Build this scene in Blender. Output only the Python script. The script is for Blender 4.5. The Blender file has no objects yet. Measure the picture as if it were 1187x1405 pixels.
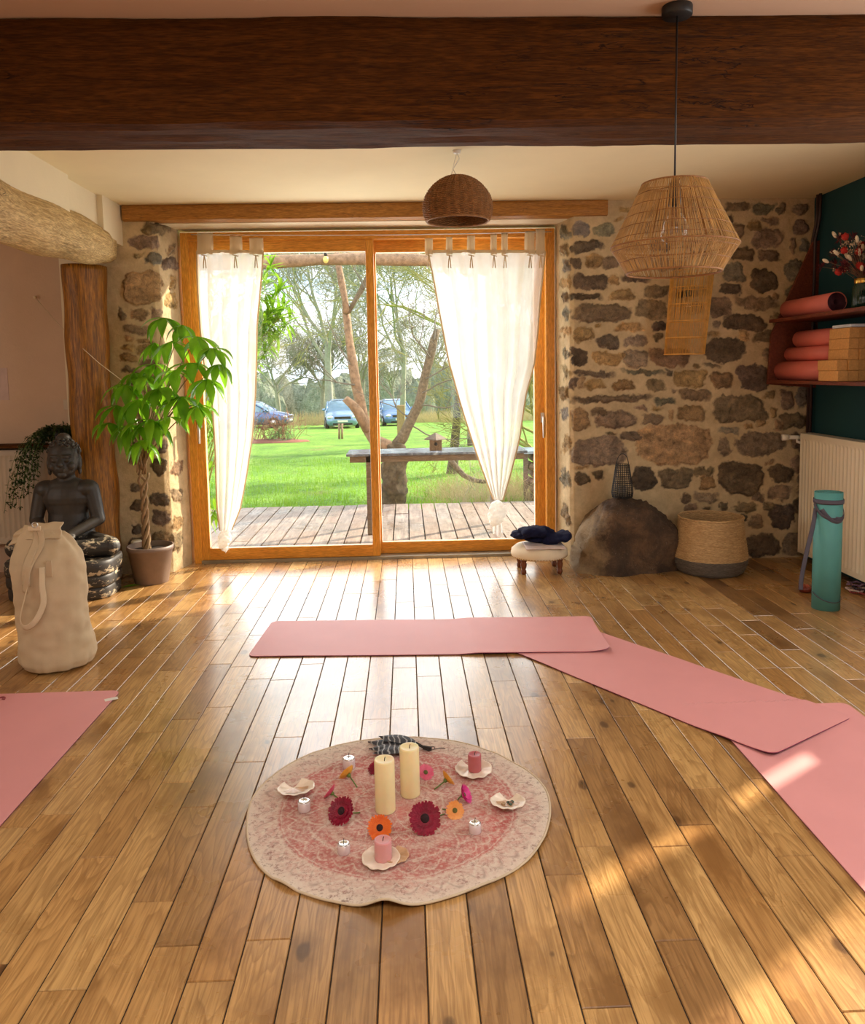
import bpy, math, random
import numpy as np
from mathutils import Vector, Matrix, noise as mnoise
random.seed(7)
PI = math.pi
scene = bpy.context.scene
COL = scene.collection

# ------------------------------------------------------------------ camera
FPX = 1097.0; PPX, PPY = 593.5, 613.0
CAM = np.array([0.0, 0.0, 1.35])
_yaw, _pit, _rol = math.radians(1.81), math.radians(5.4), 0.018
FW = np.array([math.sin(_yaw)*math.cos(_pit), math.cos(_yaw)*math.cos(_pit), -math.sin(_pit)])
_r0 = np.array([math.cos(_yaw), -math.sin(_yaw), 0.0]); _u0 = np.cross(_r0, FW)
RT = _r0*math.cos(_rol) - _u0*math.sin(_rol)
UP = _u0*math.cos(_rol) + _r0*math.sin(_rol)
def ray(px, py): return FW + RT*((px-PPX)/FPX) - UP*((py-PPY)/FPX)
def F(px, py, z=0.0):            # a point of the photograph on the horizontal plane at height z
    d = ray(px, py); return Vector(CAM + d*((z-CAM[2])/d[2]))
def P(px, py, Y):                # ... on the vertical plane at distance Y
    d = ray(px, py); return Vector(CAM + d*(Y/d[1]))
def PX(px, py, X):
    d = ray(px, py); return Vector(CAM + d*(X/d[0]))
def proj(A):
    v = A - CAM; z = v@FW
    return PPX + FPX*(v@RT)/z, PPY - FPX*(v@UP)/z

cd = bpy.data.cameras.new('camera'); cam = bpy.data.objects.new('camera', cd); COL.objects.link(cam)
cam.matrix_world = Matrix(((RT[0], UP[0], -FW[0], CAM[0]), (RT[1], UP[1], -FW[1], CAM[1]), (RT[2], UP[2], -FW[2], CAM[2]), (0, 0, 0, 1)))
cd.sensor_fit = 'VERTICAL'; cd.sensor_height = 36.0; cd.sensor_width = 36.0*1187/1405
cd.lens = 36.0*FPX/1405.0
cd.shift_y = (PPY-702.5)/1405.0
cd.clip_start = 0.05; cd.clip_end = 600
scene.camera = cam

# ------------------------------------------------------------------ materials
def srgb(r, g, b):
    f = lambda c: (c/255/12.92) if c/255 <= .04045 else ((c/255+.055)/1.055)**2.4
    return (f(r), f(g), f(b), 1)
class NT:
    def __init__(s, name):
        s.m = bpy.data.materials.new(name); s.m.use_nodes = True
        s.t = s.m.node_tree; s.t.nodes.clear()
        s.out = s.t.nodes.new('ShaderNodeOutputMaterial')
    def n(s, ty, **kw):
        nd = s.t.nodes.new(ty)
        for k, v in kw.items(): setattr(nd, k, v)
        return nd
    def l(s, a, b): s.t.links.new(a, b)
    def val(s, nd, k, v):
        if hasattr(v, 'is_output') or isinstance(v, bpy.types.NodeSocket): s.l(v, nd.inputs[k])
        else: nd.inputs[k].default_value = v
    def coord(s, kind='Object', scale=(1, 1, 1), loc=(0, 0, 0)):
        tc = s.n('ShaderNodeTexCoord'); mp = s.n('ShaderNodeMapping')
        mp.inputs['Scale'].default_value = scale; mp.inputs['Location'].default_value = loc
        s.l(tc.outputs[kind], mp.inputs[0]); return mp.outputs[0]
    def noise(s, vec, scale, detail=4, rough=.6, dist=0):
        nd = s.n('ShaderNodeTexNoise'); s.l(vec, nd.inputs['Vector'])
        nd.inputs['Scale'].default_value = scale; nd.inputs['Detail'].default_value = detail
        nd.inputs['Roughness'].default_value = rough; nd.inputs['Distortion'].default_value = dist
        return nd.outputs[0]
    def ramp(s, fac, stops, interp='LINEAR'):
        nd = s.n('ShaderNodeValToRGB'); s.l(fac, nd.inputs[0]); cr = nd.color_ramp; cr.interpolation = interp
        while len(cr.elements) < len(stops): cr.elements.new(.5)
        for e, (p, c) in zip(cr.elements, stops):
            e.position = p; e.color = c if isinstance(c, tuple) else (c, c, c, 1)
        return nd.outputs[0]
    def math(s, op, a, b=0.0, c=None, clamp=False):
        nd = s.n('ShaderNodeMath', operation=op, use_clamp=clamp)
        s.val(nd, 0, a); s.val(nd, 1, b)
        if c is not None: s.val(nd, 2, c)
        return nd.outputs[0]
    def mix(s, fac, a, b, blend='MIX'):
        nd = s.n('ShaderNodeMix', data_type='RGBA', blend_type=blend)
        s.val(nd, 0, fac); s.val(nd, 6, a); s.val(nd, 7, b); return nd.outputs[2]
    def bump(s, h, strength=.3, dist=.01):
        nd = s.n('ShaderNodeBump'); s.l(h, nd.inputs['Height'])
        nd.inputs['Strength'].default_value = strength; nd.inputs['Distance'].default_value = dist
        return nd.outputs[0]
    def bsdf(s, color, rough=.6, metal=0, normal=None, **kw):
        b = s.n('ShaderNodeBsdfPrincipled'); s.val(b, 'Base Color', color); s.val(b, 'Roughness', rough)
        b.inputs['Metallic'].default_value = metal
        if normal is not None: s.l(normal, b.inputs['Normal'])
        for k, v in kw.items(): s.val(b, k.replace('_', ' '), v)
        return b.outputs[0]
    def done(s, sh): s.l(sh, s.out.inputs[0]); return s.m

def simple(name, c, rough=.6, metal=0, vary=.15, vscale=8, bump=.15, bscale=60, **kw):
    t = NT(name); v = t.coord()
    a = tuple(x*(1-vary) for x in c[:3])+(1,); b = tuple(min(1, x*(1+vary)) for x in c[:3])+(1,)
    col = t.ramp(t.noise(v, vscale), [(.3, a), (.7, b)])
    nm = t.bump(t.noise(v, bscale), bump, .004) if bump else None
    return t.done(t.bsdf(col, rough, metal, nm, **kw))
def wood(name, c1, c2, scale=(1, 1, 1), rough=.5, cracks=0, bump=.3, knots=0, gs=9, spec=.4):
    """grain runs along the axis with the smallest scale"""
    t = NT(name); v = t.coord(scale=scale)
    g = t.noise(v, gs, 8, .65, .6); g2 = t.noise(v, gs*4, 3, .5)
    col = t.ramp(g, [(.3, c1), (.68, c2)])
    col = t.mix(t.ramp(g2, [(.35, .55), (.6, 0.0)]), col, tuple(x*.45 for x in c1[:3])+(1,))
    h = g
    if cracks:
        w = t.noise(v, gs*.35, 5, .55, 1.2)
        ck = t.ramp(w, [(.485, 0.0), (.5, 1.0), (.515, 0.0)])
        patch = t.ramp(t.noise(t.coord(), 1.7, 2), [(.5, 0.0), (.62, 1.0)])
        ck = t.math('MULTIPLY', ck, patch)
        col = t.mix(t.math('MULTIPLY', ck, cracks), col, (.012, .006, .003, 1))
        h = t.math('SUBTRACT', g, ck)
    return t.done(t.bsdf(col, rough, 0, t.bump(h, bump, .006), Specular_IOR_Level=spec))
def fabric(name, c, transl=.0, transp=.0, rough=.9, weave=700, vary=.1):
    t = NT(name); v = t.coord()
    a = tuple(x*(1-vary) for x in c[:3])+(1,)
    col = t.ramp(t.noise(v, 9), [(.3, a), (.7, c)])
    nm = t.bump(t.noise(v, weave, 2), .25, .001)
    sh = t.bsdf(col, rough, 0, nm, Specular_IOR_Level=.15)
    if transl:
        tr = t.n('ShaderNodeBsdfTranslucent'); t.l(col, tr.inputs[0])
        mx = t.n('ShaderNodeMixShader'); mx.inputs[0].default_value = transl; t.l(sh, mx.inputs[1]); t.l(tr.outputs[0], mx.inputs[2]); sh = mx.outputs[0]
    if transp:
        tr = t.n('ShaderNodeBsdfTransparent'); mx = t.n('ShaderNodeMixShader'); mx.inputs[0].default_value = transp
        t.l(sh, mx.inputs[1]); t.l(tr.outputs[0], mx.inputs[2]); sh = mx.outputs[0]
    return t.done(sh)
def leafmat(name, c1, c2, transl=.4, rough=.35, ns=6):
    t = NT(name); v = t.coord()
    col = t.ramp(t.noise(v, ns), [(.3, c1), (.7, c2)])
    sh = t.bsdf(col, rough)
    tr = t.n('ShaderNodeBsdfTranslucent'); t.l(t.mix(.5, col, (.35, .6, .03, 1)), tr.inputs[0])
    mx = t.n('ShaderNodeMixShader'); mx.inputs[0].default_value = transl; t.l(sh, mx.inputs[1]); t.l(tr.outputs[0], mx.inputs[2])
    return t.done(mx.outputs[0])
def glassmat(name, ior=1.45, tint=(1, 1, 1, 1)):
    t = NT(name)
    lw = t.n('ShaderNodeLayerWeight'); lw.inputs['Blend'].default_value = .5
    f0 = ((ior-1)/(ior+1))**2
    fr = t.math('ADD', t.math('MULTIPLY', t.math('POWER', lw.outputs['Facing'], 5.0), 1-f0), f0)
    tr = t.n('ShaderNodeBsdfTransparent'); tr.inputs[0].default_value = tint
    gl = t.n('ShaderNodeBsdfGlossy'); gl.inputs['Roughness'].default_value = .02
    mx = t.n('ShaderNodeMixShader'); t.l(fr, mx.inputs[0]); t.l(tr.outputs[0], mx.inputs[1]); t.l(gl.outputs[0], mx.inputs[2])
    return t.done(mx.outputs[0])

def plaster(name, c, vary=.06, rough=.9, scale=2.5, b=.25):
    t = NT(name); v = t.coord()
    a = tuple(x*(1-vary) for x in c[:3])+(1,)
    col = t.ramp(t.noise(v, scale, 5), [(.3, a), (.7, c)])
    h = t.math('ADD', t.noise(v, 6, 5), t.math('MULTIPLY', t.noise(v, 90, 3), .25))
    return t.done(t.bsdf(col, rough, 0, t.bump(h, b, .02)))

def attr_stone():
    t = NT('rubble_stone'); v = t.coord()
    at = t.n('ShaderNodeAttribute', attribute_name='Col')
    sm = t.n('ShaderNodeAttribute', attribute_name='stone')
    n1 = t.noise(v, 26, 9, .72, .4); n2 = t.noise(v, 120, 4, .7)
    k = t.ramp(n1, [(.28, (.38, .36, .36, 1)), (.5, (1, 1, 1, 1)), (.72, (1.55, 1.42, 1.25, 1))])
    stone = t.mix(1.0, at.outputs[0], k, 'MULTIPLY')
    k2 = t.ramp(n2, [(.35, (.82, .82, .82, 1)), (.65, (1.12, 1.1, 1.08, 1))])
    stone = t.mix(1.0, stone, k2, 'MULTIPLY')
    mort = t.mix(1.0, at.outputs[0], t.ramp(t.noise(v, 14, 6, .7), [(.3, (.8, .77, .72, 1)), (.7, (1.12, 1.1, 1.06, 1))]), 'MULTIPLY')
    col = t.mix(sm.outputs['Fac'], mort, stone)
    h = t.math('ADD', t.math('MULTIPLY', n1, 1.0), t.math('MULTIPLY', n2, .4))
    return t.done(t.bsdf(col, .92, 0, t.bump(h, .55, .012), Specular_IOR_Level=.2))

def floormat():
    t = NT('oak_floor')
    at = t.n('ShaderNodeAttribute', attribute_name='tone')
    tc = t.n('ShaderNodeTexCoord')
    off = t.n('ShaderNodeCombineXYZ'); t.l(t.math('MULTIPLY', at.outputs['Fac'], 37.0), off.inputs[0]); t.l(t.math('MULTIPLY', at.outputs['Fac'], 91.0), off.inputs[1]); t.l(t.math('MULTIPLY', at.outputs['Fac'], 53.0), off.inputs[2])
    va = t.n('ShaderNodeVectorMath', operation='ADD'); t.l(tc.outputs['Object'], va.inputs[0]); t.l(off.outputs[0], va.inputs[1])
    def mp(sc):
        m = t.n('ShaderNodeMapping'); m.inputs['Scale'].default_value = sc; t.l(va.outputs[0], m.inputs[0]); return m.outputs[0]
    # cathedral grain: warped rings stretched along the plank
    base = t.noise(mp((5, .75, 1)), 1.3, 3, .5, .5)
    rings = t.math('FRACT', t.math('MULTIPLY', base, 16.0))
    ringd = t.ramp(rings, [(0, 0.0), (.55, .35), (.9, 1.0), (1, 0.0)])
    fine = t.noise(mp((90, 3.0, 1)), 2.0, 5, .6)
    blotch = t.noise(mp((4, 2.0, 1)), 1.2, 5, .6)
    tone = t.ramp(at.outputs['Fac'], [(0, srgb(150, 110, 66)), (.2, srgb(186, 142, 86)), (.45, srgb(206, 164, 104)), (.7, srgb(180, 132, 76)), (.85, srgb(198, 152, 92)), (1, srgb(216, 178, 120))])
    dark = t.mix(1.0, tone, (.42, .34, .26, 1), 'MULTIPLY')
    col = t.mix(t.math('MULTIPLY', ringd, .55), tone, dark)
    col = t.mix(t.ramp(fine, [(.36, .6), (.56, 0.0)]), col, dark)
    col = t.mix(t.ramp(blotch, [(.34, .85), (.48, 0.0)]), col, dark)
    # knots
    vo = t.n('ShaderNodeTexVoronoi', voronoi_dimensions='2D'); t.l(mp((3.4, 1.9, 1)), vo.inputs['Vector']); vo.inputs['Scale'].default_value = 1.0
    nd = t.math('ADD', vo.outputs['Distance'], t.math('MULTIPLY', t.noise(mp((30, 14, 1)), 1.0, 3), .07))
    nd = t.math('ADD', nd, t.ramp(t.noise(mp((1.1, .7, 1)), 1.0, 1), [(.42, 0.0), (.6, .09)]))
    kn = t.ramp(nd, [(.070, 1.0), (.085, .8), (.098, .3), (.15, .14), (.20, 0.0)])
    col = t.mix(t.math('MULTIPLY', kn, .8), col, srgb(66, 38, 18))
    rg = t.ramp(t.noise(t.coord(), 3.0, 4), [(.3, .23), (.7, .36)])
    h = t.math('ADD', t.math('MULTIPLY', rings, .12), t.math('ADD', t.math('MULTIPLY', fine, .3), t.math('MULTIPLY', t.noise(mp((3, .6, 1)), 1, 2), 2.5)))
    return t.done(t.bsdf(col, rg, 0, t.bump(h, .22, .003), Specular_IOR_Level=.55, Coat_Weight=.6, Coat_Roughness=.2))

# ------------------------------------------------------------------ mesh building
class MB:
    def __init__(s): s.v = []; s.f = []; s.sm = []
    def add(s, vs, fs, smooth=False):
        o = len(s.v); s.v.extend([tuple(map(float, v)) for v in vs]); s.f.extend([tuple(i+o for i in f) for f in fs]); s.sm.extend([smooth]*len(fs)); return s
    def box(s, lo, hi, rz=0, c=None, M=None):
        x0, y0, z0 = lo; x1, y1, z1 = hi
        vs = [Vector(p) for p in ((x0,y0,z0),(x1,y0,z0),(x1,y1,z0),(x0,y1,z0),(x0,y0,z1),(x1,y0,z1),(x1,y1,z1),(x0,y1,z1))]
        if rz:
            cc = Vector(c) if c is not None else (Vector(lo)+Vector(hi))/2
            R = Matrix.Rotation(rz, 3, 'Z'); vs = [R@(p-cc)+cc for p in vs]
        if M is not None: vs = [M@p for p in vs]
        return s.add(vs, [(0,3,2,1),(4,5,6,7),(0,1,5,4),(1,2,6,5),(2,3,7,6),(3,0,4,7)])
    def tube(s, pts, rad, seg=8, cap=True, smooth=True, flat=None, closed=False):
        pts = [Vector(p) for p in pts]; n = len(pts)
        if not hasattr(rad, '__len__'): rad = [rad]*n
        vs = []; up = None
        for i, p in enumerate(pts):
            if closed: d = pts[(i+1) % n]-pts[i-1]
            else: d = pts[min(i+1, n-1)]-pts[max(i-1, 0)]
            if d.length < 1e-9: d = Vector((0, 0, 1))
            d.normalize()
            if up is None: up = d.orthogonal().normalized() if flat is None else Vector(flat)
            up = up-d*up.dot(d)
            up = up.normalized() if up.length > 1e-6 else d.orthogonal().normalized()
            sd = d.cross(up)
            for k in range(seg):
                a = 2*PI*k/seg
                r = rad[i]
                if hasattr(r, '__len__'): vs.append(p+up*math.cos(a)*r[0]+sd*math.sin(a)*r[1])
                else: vs.append(p+up*math.cos(a)*r+sd*math.sin(a)*r)
        fs = []
        for i in range(n if closed else n-1):
            j = (i+1) % n
            for k in range(seg):
                fs.append((i*seg+k, i*seg+(k+1) % seg, j*seg+(k+1) % seg, j*seg+k))
        if cap and not closed:
            fs.append(tuple(range(seg-1, -1, -1))); fs.append(tuple((n-1)*seg+k for k in range(seg)))
        return s.add(vs, fs, smooth)
    def lathe(s, prof, c=(0, 0, 0), seg=32, smooth=True, axis=None, ell=(1, 1), close=False):
        c = Vector(c); vs = []; n = len(prof)
        Q = Vector(axis).normalized().to_track_quat('Z', 'Y').to_matrix() if axis is not None else None
        for (r, z) in prof:
            for k in range(seg):
                a = 2*PI*k/seg; p = Vector((r*math.cos(a)*ell[0], r*math.sin(a)*ell[1], z))
                vs.append(c+(Q@p if Q else p))
        fs = []
        for i in range(n if close else n-1):
            j = (i+1) % n
            for k in range(seg): fs.append((i*seg+k, i*seg+(k+1) % seg, j*seg+(k+1) % seg, j*seg+k))
        if not close:
            if prof[0][0] > 1e-6: fs.append(tuple(range(seg-1, -1, -1)))
            if prof[-1][0] > 1e-6: fs.append(tuple((n-1)*seg+k for k in range(seg)))
        return s.add(vs, fs, smooth)
    def sphere(s, c, r, seg=20, rings=12, fn=None, M=None):
        if not hasattr(r, '__len__'): r = (r, r, r)
        vs = []; c = Vector(c)
        for i in range(rings+1):
            th = PI*i/rings
            for k in range(seg):
                a = 2*PI*k/seg; p = Vector((r[0]*math.sin(th)*math.cos(a), r[1]*math.sin(th)*math.sin(a), r[2]*math.cos(th)))
                if fn: p = fn(p)
                if M is not None: p = M@p
                vs.append(c+p)
        fs = [(i*seg+k, (i+1)*seg+k, (i+1)*seg+(k+1) % seg, i*seg+(k+1) % seg) for i in range(rings) for k in range(seg)]
        return s.add(vs, fs, True)
    def grid(s, fn, nu, nv, smooth=True, flip=False):
        vs = [fn(i/nu, j/nv) for j in range(nv+1) for i in range(nu+1)]
        w = nu+1
        fs = [(j*w+i, j*w+i+1, (j+1)*w+i+1, (j+1)*w+i) for j in range(nv) for i in range(nu)]
        if flip: fs = [f[::-1] for f in fs]
        return s.add(vs, fs, smooth)
    def prism(s, poly, z0, z1, M=None):
        n = len(poly); vs = [Vector((x, y, z0)) for x, y in poly]+[Vector((x, y, z1)) for x, y in poly]
        if M is not None: vs = [M@v for v in vs]
        return s.add(vs, [tuple(range(n-1, -1, -1)), tuple(range(n, 2*n))]+[(i, (i+1) % n, n+(i+1) % n, n+i) for i in range(n)])
    def build(s, name, mat, parent=None, bevel=0, mods=None, base=None):
        vs = np.array(s.v, dtype=float).reshape(-1, 3)
        if parent is not None: org = Vector(parent['_o'])
        elif base is not None: org = Vector(base)
        else: org = Vector(((vs[:, 0].min()+vs[:, 0].max())/2, (vs[:, 1].min()+vs[:, 1].max())/2, vs[:, 2].min()))
        me = bpy.data.meshes.new(name); me.from_pydata((vs-np.array(org)).tolist(), [], s.f)
        me.polygons.foreach_set('use_smooth', s.sm)
        ob = bpy.data.objects.new(name, me); COL.objects.link(ob)
        for m in (mat if isinstance(mat, (list, tuple)) else [mat]): me.materials.append(m)
        if parent is not None: ob.parent = parent
        else: ob.location = org
        ob['_o'] = tuple(org)
        if bevel:
            b = ob.modifiers.new('bevel', 'BEVEL'); b.width = bevel; b.segments = 2; b.limit_method = 'ANGLE'
        for (ty, kw) in (mods or []):
            md = ob.modifiers.new(ty.lower(), ty)
            for k, v in kw.items(): setattr(md, k, v)
        me.update(); return ob
def tag(o, label=None, cat=None, group=None, kind=None):
    if label: o['label'] = label
    if cat: o['category'] = cat
    if group: o['group'] = group
    if kind: o['kind'] = kind
    return o
def thing(name, label, cat, loc, group=None):
    o = bpy.data.objects.new(name, None); COL.objects.link(o); o.location = loc; o['_o'] = tuple(loc); o.empty_display_size = .05
    return tag(o, label, cat, group)
def structure(o): o['kind'] = 'structure'; return o
def nz(x, y, z=0): return mnoise.noise(Vector((x, y, z)))

def vnoise(x, y, seed=0):
    """value noise, vectorised"""
    xi = np.floor(x).astype(int); yi = np.floor(y).astype(int); fx = x-xi; fy = y-yi
    fx = fx*fx*(3-2*fx); fy = fy*fy*(3-2*fy)
    def h(a, b):
        v = (a*374761393 + b*668265263 + seed*974634777) & 0x7fffffff
        v = ((v ^ (v >> 13))*1274126177) & 0x7fffffff
        return ((v ^ (v >> 16)) & 0xffff)/65535.0
    return (h(xi, yi)*(1-fx)+h(xi+1, yi)*fx)*(1-fy)+(h(xi, yi+1)*(1-fx)+h(xi+1, yi+1)*fx)*fy
def fbm(x, y, seed=0, o=4):
    s = 0; a = .5
    for k in range(o): s = s+a*(vnoise(x*2**k, y*2**k, seed+k)-.5); a *= .5
    return s
def nz3(x, y, z, seed=0, o=4): return fbm(x+z*.37+13, y-z*.61+7, seed, o)+fbm(y*.9+z, z*1.1-x*.3, seed+9, o)

ZC = 2.47           # ceiling
FACE = 5.45         # face of the rubble wall
DOOR = 5.70         # front of the door frame
XL, XR = -1.85, 2.79

M = {}
M['oak_floor'] = floormat()
M['gap'] = simple('floor_gap', (.02, .012, .007, 1), .9, bump=0)
M['plaster_white'] = plaster('plaster_white', srgb(232, 216, 184))
M['ceiling_white'] = plaster('ceiling_white', srgb(238, 222, 182), b=.08)
M['ceiling_front'] = plaster('ceiling_rose', srgb(206, 172, 146), b=.08)
M['plaster_pink'] = plaster('plaster_pink', srgb(208, 176, 148), .12)
M['teal'] = plaster('teal_paint', srgb(14, 66, 72), .08, .8, b=.1)
M['reveal'] = plaster('lime_reveal', srgb(214, 186, 140), .15)
M['stone'] = attr_stone()
M['beam'] = wood('old_beam', srgb(62, 33, 8), srgb(102, 60, 18), (.6, 7, 7), .8, 1.0, .5, spec=.15)
M['lintel'] = wood('lintel_oak', srgb(150, 98, 34), srgb(196, 136, 60), (.8, 8, 8), .55, .5)
M['timber'] = wood('round_timber', srgb(166, 130, 76), srgb(236, 204, 146), (7, .7, 7), .75, 1.0, .8)
M['post'] = wood('timber_post', srgb(92, 54, 8), srgb(196, 130, 38), (7, 7, .5), .4, 1.0, .6)
M['pine'] = wood('varnished_pine', srgb(214, 140, 44), srgb(240, 172, 70), (9, 9, .7), .35, 0, .1)
M['pine_h'] = wood('varnished_pine_rail', srgb(206, 132, 42), srgb(236, 164, 66), (.7, 9, 9), .35, 0, .1)
M['glass'] = glassmat('glass')
M['steel'] = simple('brushed_steel', (.6, .58, .55, 1), .35, 1, bump=0)
M['black_metal'] = simple('black_metal', (.015, .013, .012, 1), .5, bump=0)
M['alu'] = simple('sill_metal', srgb(150, 140, 120), .4, .6, bump=0)
M['voile'] = fabric('cream_voile', srgb(250, 246, 238), .27, .2)
M['voile_tab'] = fabric('cream_voile_tab', srgb(226, 204, 168), .35, 0)
M['canvas'] = fabric('natural_canvas', srgb(205, 182, 148), weave=420, vary=.14)
M['canvas_light'] = fabric('canvas_webbing', srgb(222, 202, 168), weave=900)
M['radiator'] = simple('radiator_enamel', srgb(236, 224, 200), .4, bump=0, vary=.03)
M['radiator_old'] = simple('radiator_old', srgb(196, 176, 150), .5, bump=0, vary=.05)
M['white'] = simple('white_glaze', srgb(232, 226, 214), .35, bump=0, vary=.03)
SKY, SUN, WIN, SIDE, DOORL, EXPO, LEFT, ROOF = 1.3, 5.8, .5, 22.0, 34.0, 0.87, 14.0, 31.0
# ================================================================== THE ROOM
def floor_mesh():
    rnd = random.Random(3); vs = []; fs = []; tones = []; mi = []
    x = -4.3; r = 0
    while x < 3.0:
        w = .108
        y = -2.6-rnd.random()*1.2
        while y < DOOR+.22:
            L = rnd.choice((.45, .6, .75, .9, .9, 1.05, 1.2)); y1 = min(y+L, DOOR+.22)
            g = .0012; a, b, c, d = x+g, x+w-g, y+g, y1-g
            if d > c+.01:
                o = len(vs); e = .0018
                vs += [(a, c, -.003), (b, c, -.003), (b, d, -.003), (a, d, -.003), (a+e, c+e, 0), (b-e, c+e, 0), (b-e, d-e, 0), (a+e, d-e, 0)]
                fs += [(o+4, o+5, o+6, o+7), (o, o+1, o+5, o+4), (o+1, o+2, o+6, o+5), (o+2, o+3, o+7, o+6), (o+3, o, o+4, o+7)]
                tn = rnd.random(); tones += [tn]*5; mi += [0]*5
            y = y1
        x += w; r += 1
    o = len(vs); vs += [(-4.4, -2.7, -.004), (3, -2.7, -.004), (3, DOOR+.24, -.004), (-4.4, DOOR+.24, -.004), (-4.4, -2.7, -.1), (3, -2.7, -.1), (3, DOOR+.24, -.1), (-4.4, DOOR+.24, -.1)]
    nf = [(o, o+1, o+2, o+3), (o+7, o+6, o+5, o+4), (o, o+4, o+5, o+1), (o+2, o+6, o+7, o+3), (o+1, o+5, o+6, o+2), (o, o+3, o+7, o+4)]
    fs += nf; tones += [0]*6; mi += [1]*6
    me = bpy.data.meshes.new('floor'); me.from_pydata(vs, [], fs)
    at = me.attributes.new('tone', 'FLOAT', 'FACE'); at.data.foreach_set('value', tones)
    me.materials.append(M['oak_floor']); me.materials.append(M['gap']); me.polygons.foreach_set('material_index', mi)
    ob = bpy.data.objects.new('floor', me); COL.objects.link(ob); structure(ob)
floor_mesh()

# rubble walls -------------------------------------------------------
TONE = {'d': (.140, .105, .072), 'm': (.25, .185, .122), 'b': (.36, .24, .125), 'g': (.21, .19, .15)}
def conv(lst, ox, oy, sc): return [(ox+a/sc, oy+b/sc, ox+c/sc, oy+d/sc, t) for a, b, c, d, t in lst]
ST = conv([(95,225,255,350,'g'),(300,250,495,360,'g'),(95,395,355,500,'d'),(90,545,180,660,'d'),(230,530,380,630,'b'),(385,540,545,655,'m'),(90,700,440,825,'d'),(440,715,530,790,'b'),(570,715,820,765,'d'),(80,870,370,940,'d'),(450,840,660,930,'b'),(750,800,990,905,'m'),(100,975,625,1130,'m'),(680,925,970,1110,'m'),(310,1145,370,1180,'b'),(505,1140,740,1220,'b'),(820,1130,950,1215,'d'),(110,1180,300,1319,'b'),(530,95,630,155,'b'),(500,190,580,215,'b'),(320,1255,520,1370,'d'),(585,1255,770,1350,'m'),(840,1245,940,1300,'m'),(620,230,850,340,'m'),(900,220,1100,330,'g'),(560,400,760,500,'m'),(800,380,1000,500,'d'),(600,560,800,660,'m'),(860,560,1100,670,'b'),(1010,60,1180,180,'m'),(700,100,900,180,'b'),(1120,400,1300,500,'m')], 770, 270, 6.594)
ST += conv([(405,50,615,130,'m'),(635,60,820,155,'g'),(850,60,915,140,'m'),(970,60,1125,150,'m'),(420,165,480,215,'d'),(470,220,565,370,'m'),(600,200,715,285,'b'),(735,185,865,235,'m'),(970,200,1115,330,'m'),(645,270,885,430,'m'),(445,435,660,550,'m'),(705,450,880,545,'m'),(950,365,1010,485,'m'),(1055,365,1125,470,'g'),(930,530,1120,715,'g'),(385,575,575,720,'g'),(620,615,845,810,'d'),(365,745,545,845,'d'),(920,755,1090,880,'g'),(510,855,845,965,'m'),(820,820,880,880,'b'),(265,870,455,1035,'m'),(410,1010,740,1140,'d'),(800,1010,860,1105,'m'),(300,1075,370,1135,'m'),(250,1160,360,1210,'b'),(640,1150,850,1245,'m'),(535,1150,605,1240,'b'),(920,1110,1020,1249,'m'),(0,760,270,850,'m'),(30,900,230,1010,'b'),(930,920,1060,1060,'m')], 930, 270, 6.247)
ST += conv([(80,105,200,240,'d'),(245,140,490,250,'b'),(505,125,695,260,'m'),(720,110,1030,250,'b'),(90,285,420,335,'d'),(510,285,800,320,'g'),(830,270,880,325,'d'),(80,345,130,430,'d'),(140,335,185,415,'b'),(195,355,365,440,'b'),(410,360,590,445,'b'),(680,360,830,455,'m'),(875,430,945,460,'m'),(90,490,715,545,'m'),(755,505,925,550,'g'),(250,590,375,640,'m'),(275,610,600,750,'m'),(600,580,690,610,'m'),(655,630,825,715,'m'),(725,565,825,595,'b'),(875,595,910,680,'b'),(90,600,230,760,'b'),(360,780,435,810,'d'),(470,785,650,850,'m'),(85,815,520,1045,'m'),(590,720,1205,1040,'b'),(570,1070,755,1230,'d'),(785,1075,1045,1235,'m'),(120,1100,220,1205,'d'),(260,1085,345,1160,'d'),(120,1055,210,1075,'b'),(960,1275,1030,1340,'m')], 770, 460, 5.856)
ST += conv([(150,20,415,160,'d'),(500,80,600,160,'m'),(360,185,555,330,'d'),(-30,210,165,310,'b'),(200,225,330,320,'b'),(160,175,245,200,'m'),(95,178,135,200,'b'),(20,325,200,390,'m'),(210,360,530,520,'m'),(530,340,585,385,'b'),(0,420,160,520,'b'),(620,330,705,440,'m'),(720,315,790,440,'g'),(610,220,700,300,'g'),(620,470,785,560,'m'),(245,555,360,595,'g'),(400,540,460,570,'b'),(485,510,540,545,'b'),(575,510,625,580,'b'),(245,625,320,730,'m'),(350,585,645,725,'m'),(525,750,590,775,'b'),(250,765,515,955,'d'),(555,790,695,885,'d'),(680,720,760,830,'m'),(540,905,680,990,'m'),(505,1000,560,1060,'m'),(555,1010,700,1165,'d'),(345,1010,460,1070,'m'),(440,950,510,1000,'m'),(245,1015,310,1050,'d'),(85,795,205,845,'m'),(140,850,225,930,'b'),(15,955,75,1000,'m'),(100,950,240,1000,'m'),(55,1010,110,1055,'m'),(150,1020,200,1050,'d'),(135,1080,340,1150,'d'),(375,1085,420,1130,'d'),(430,1085,515,1160,'m'),(410,1200,600,1330,'d'),(620,1190,780,1320,'m'),(680,590,760,680,'m'),(700,970,790,1070,'d'),(560,430,600,490,'b'),(710,850,790,950,'m'),(100,1180,380,1360,'d')], 930, 460, 4.39)
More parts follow.
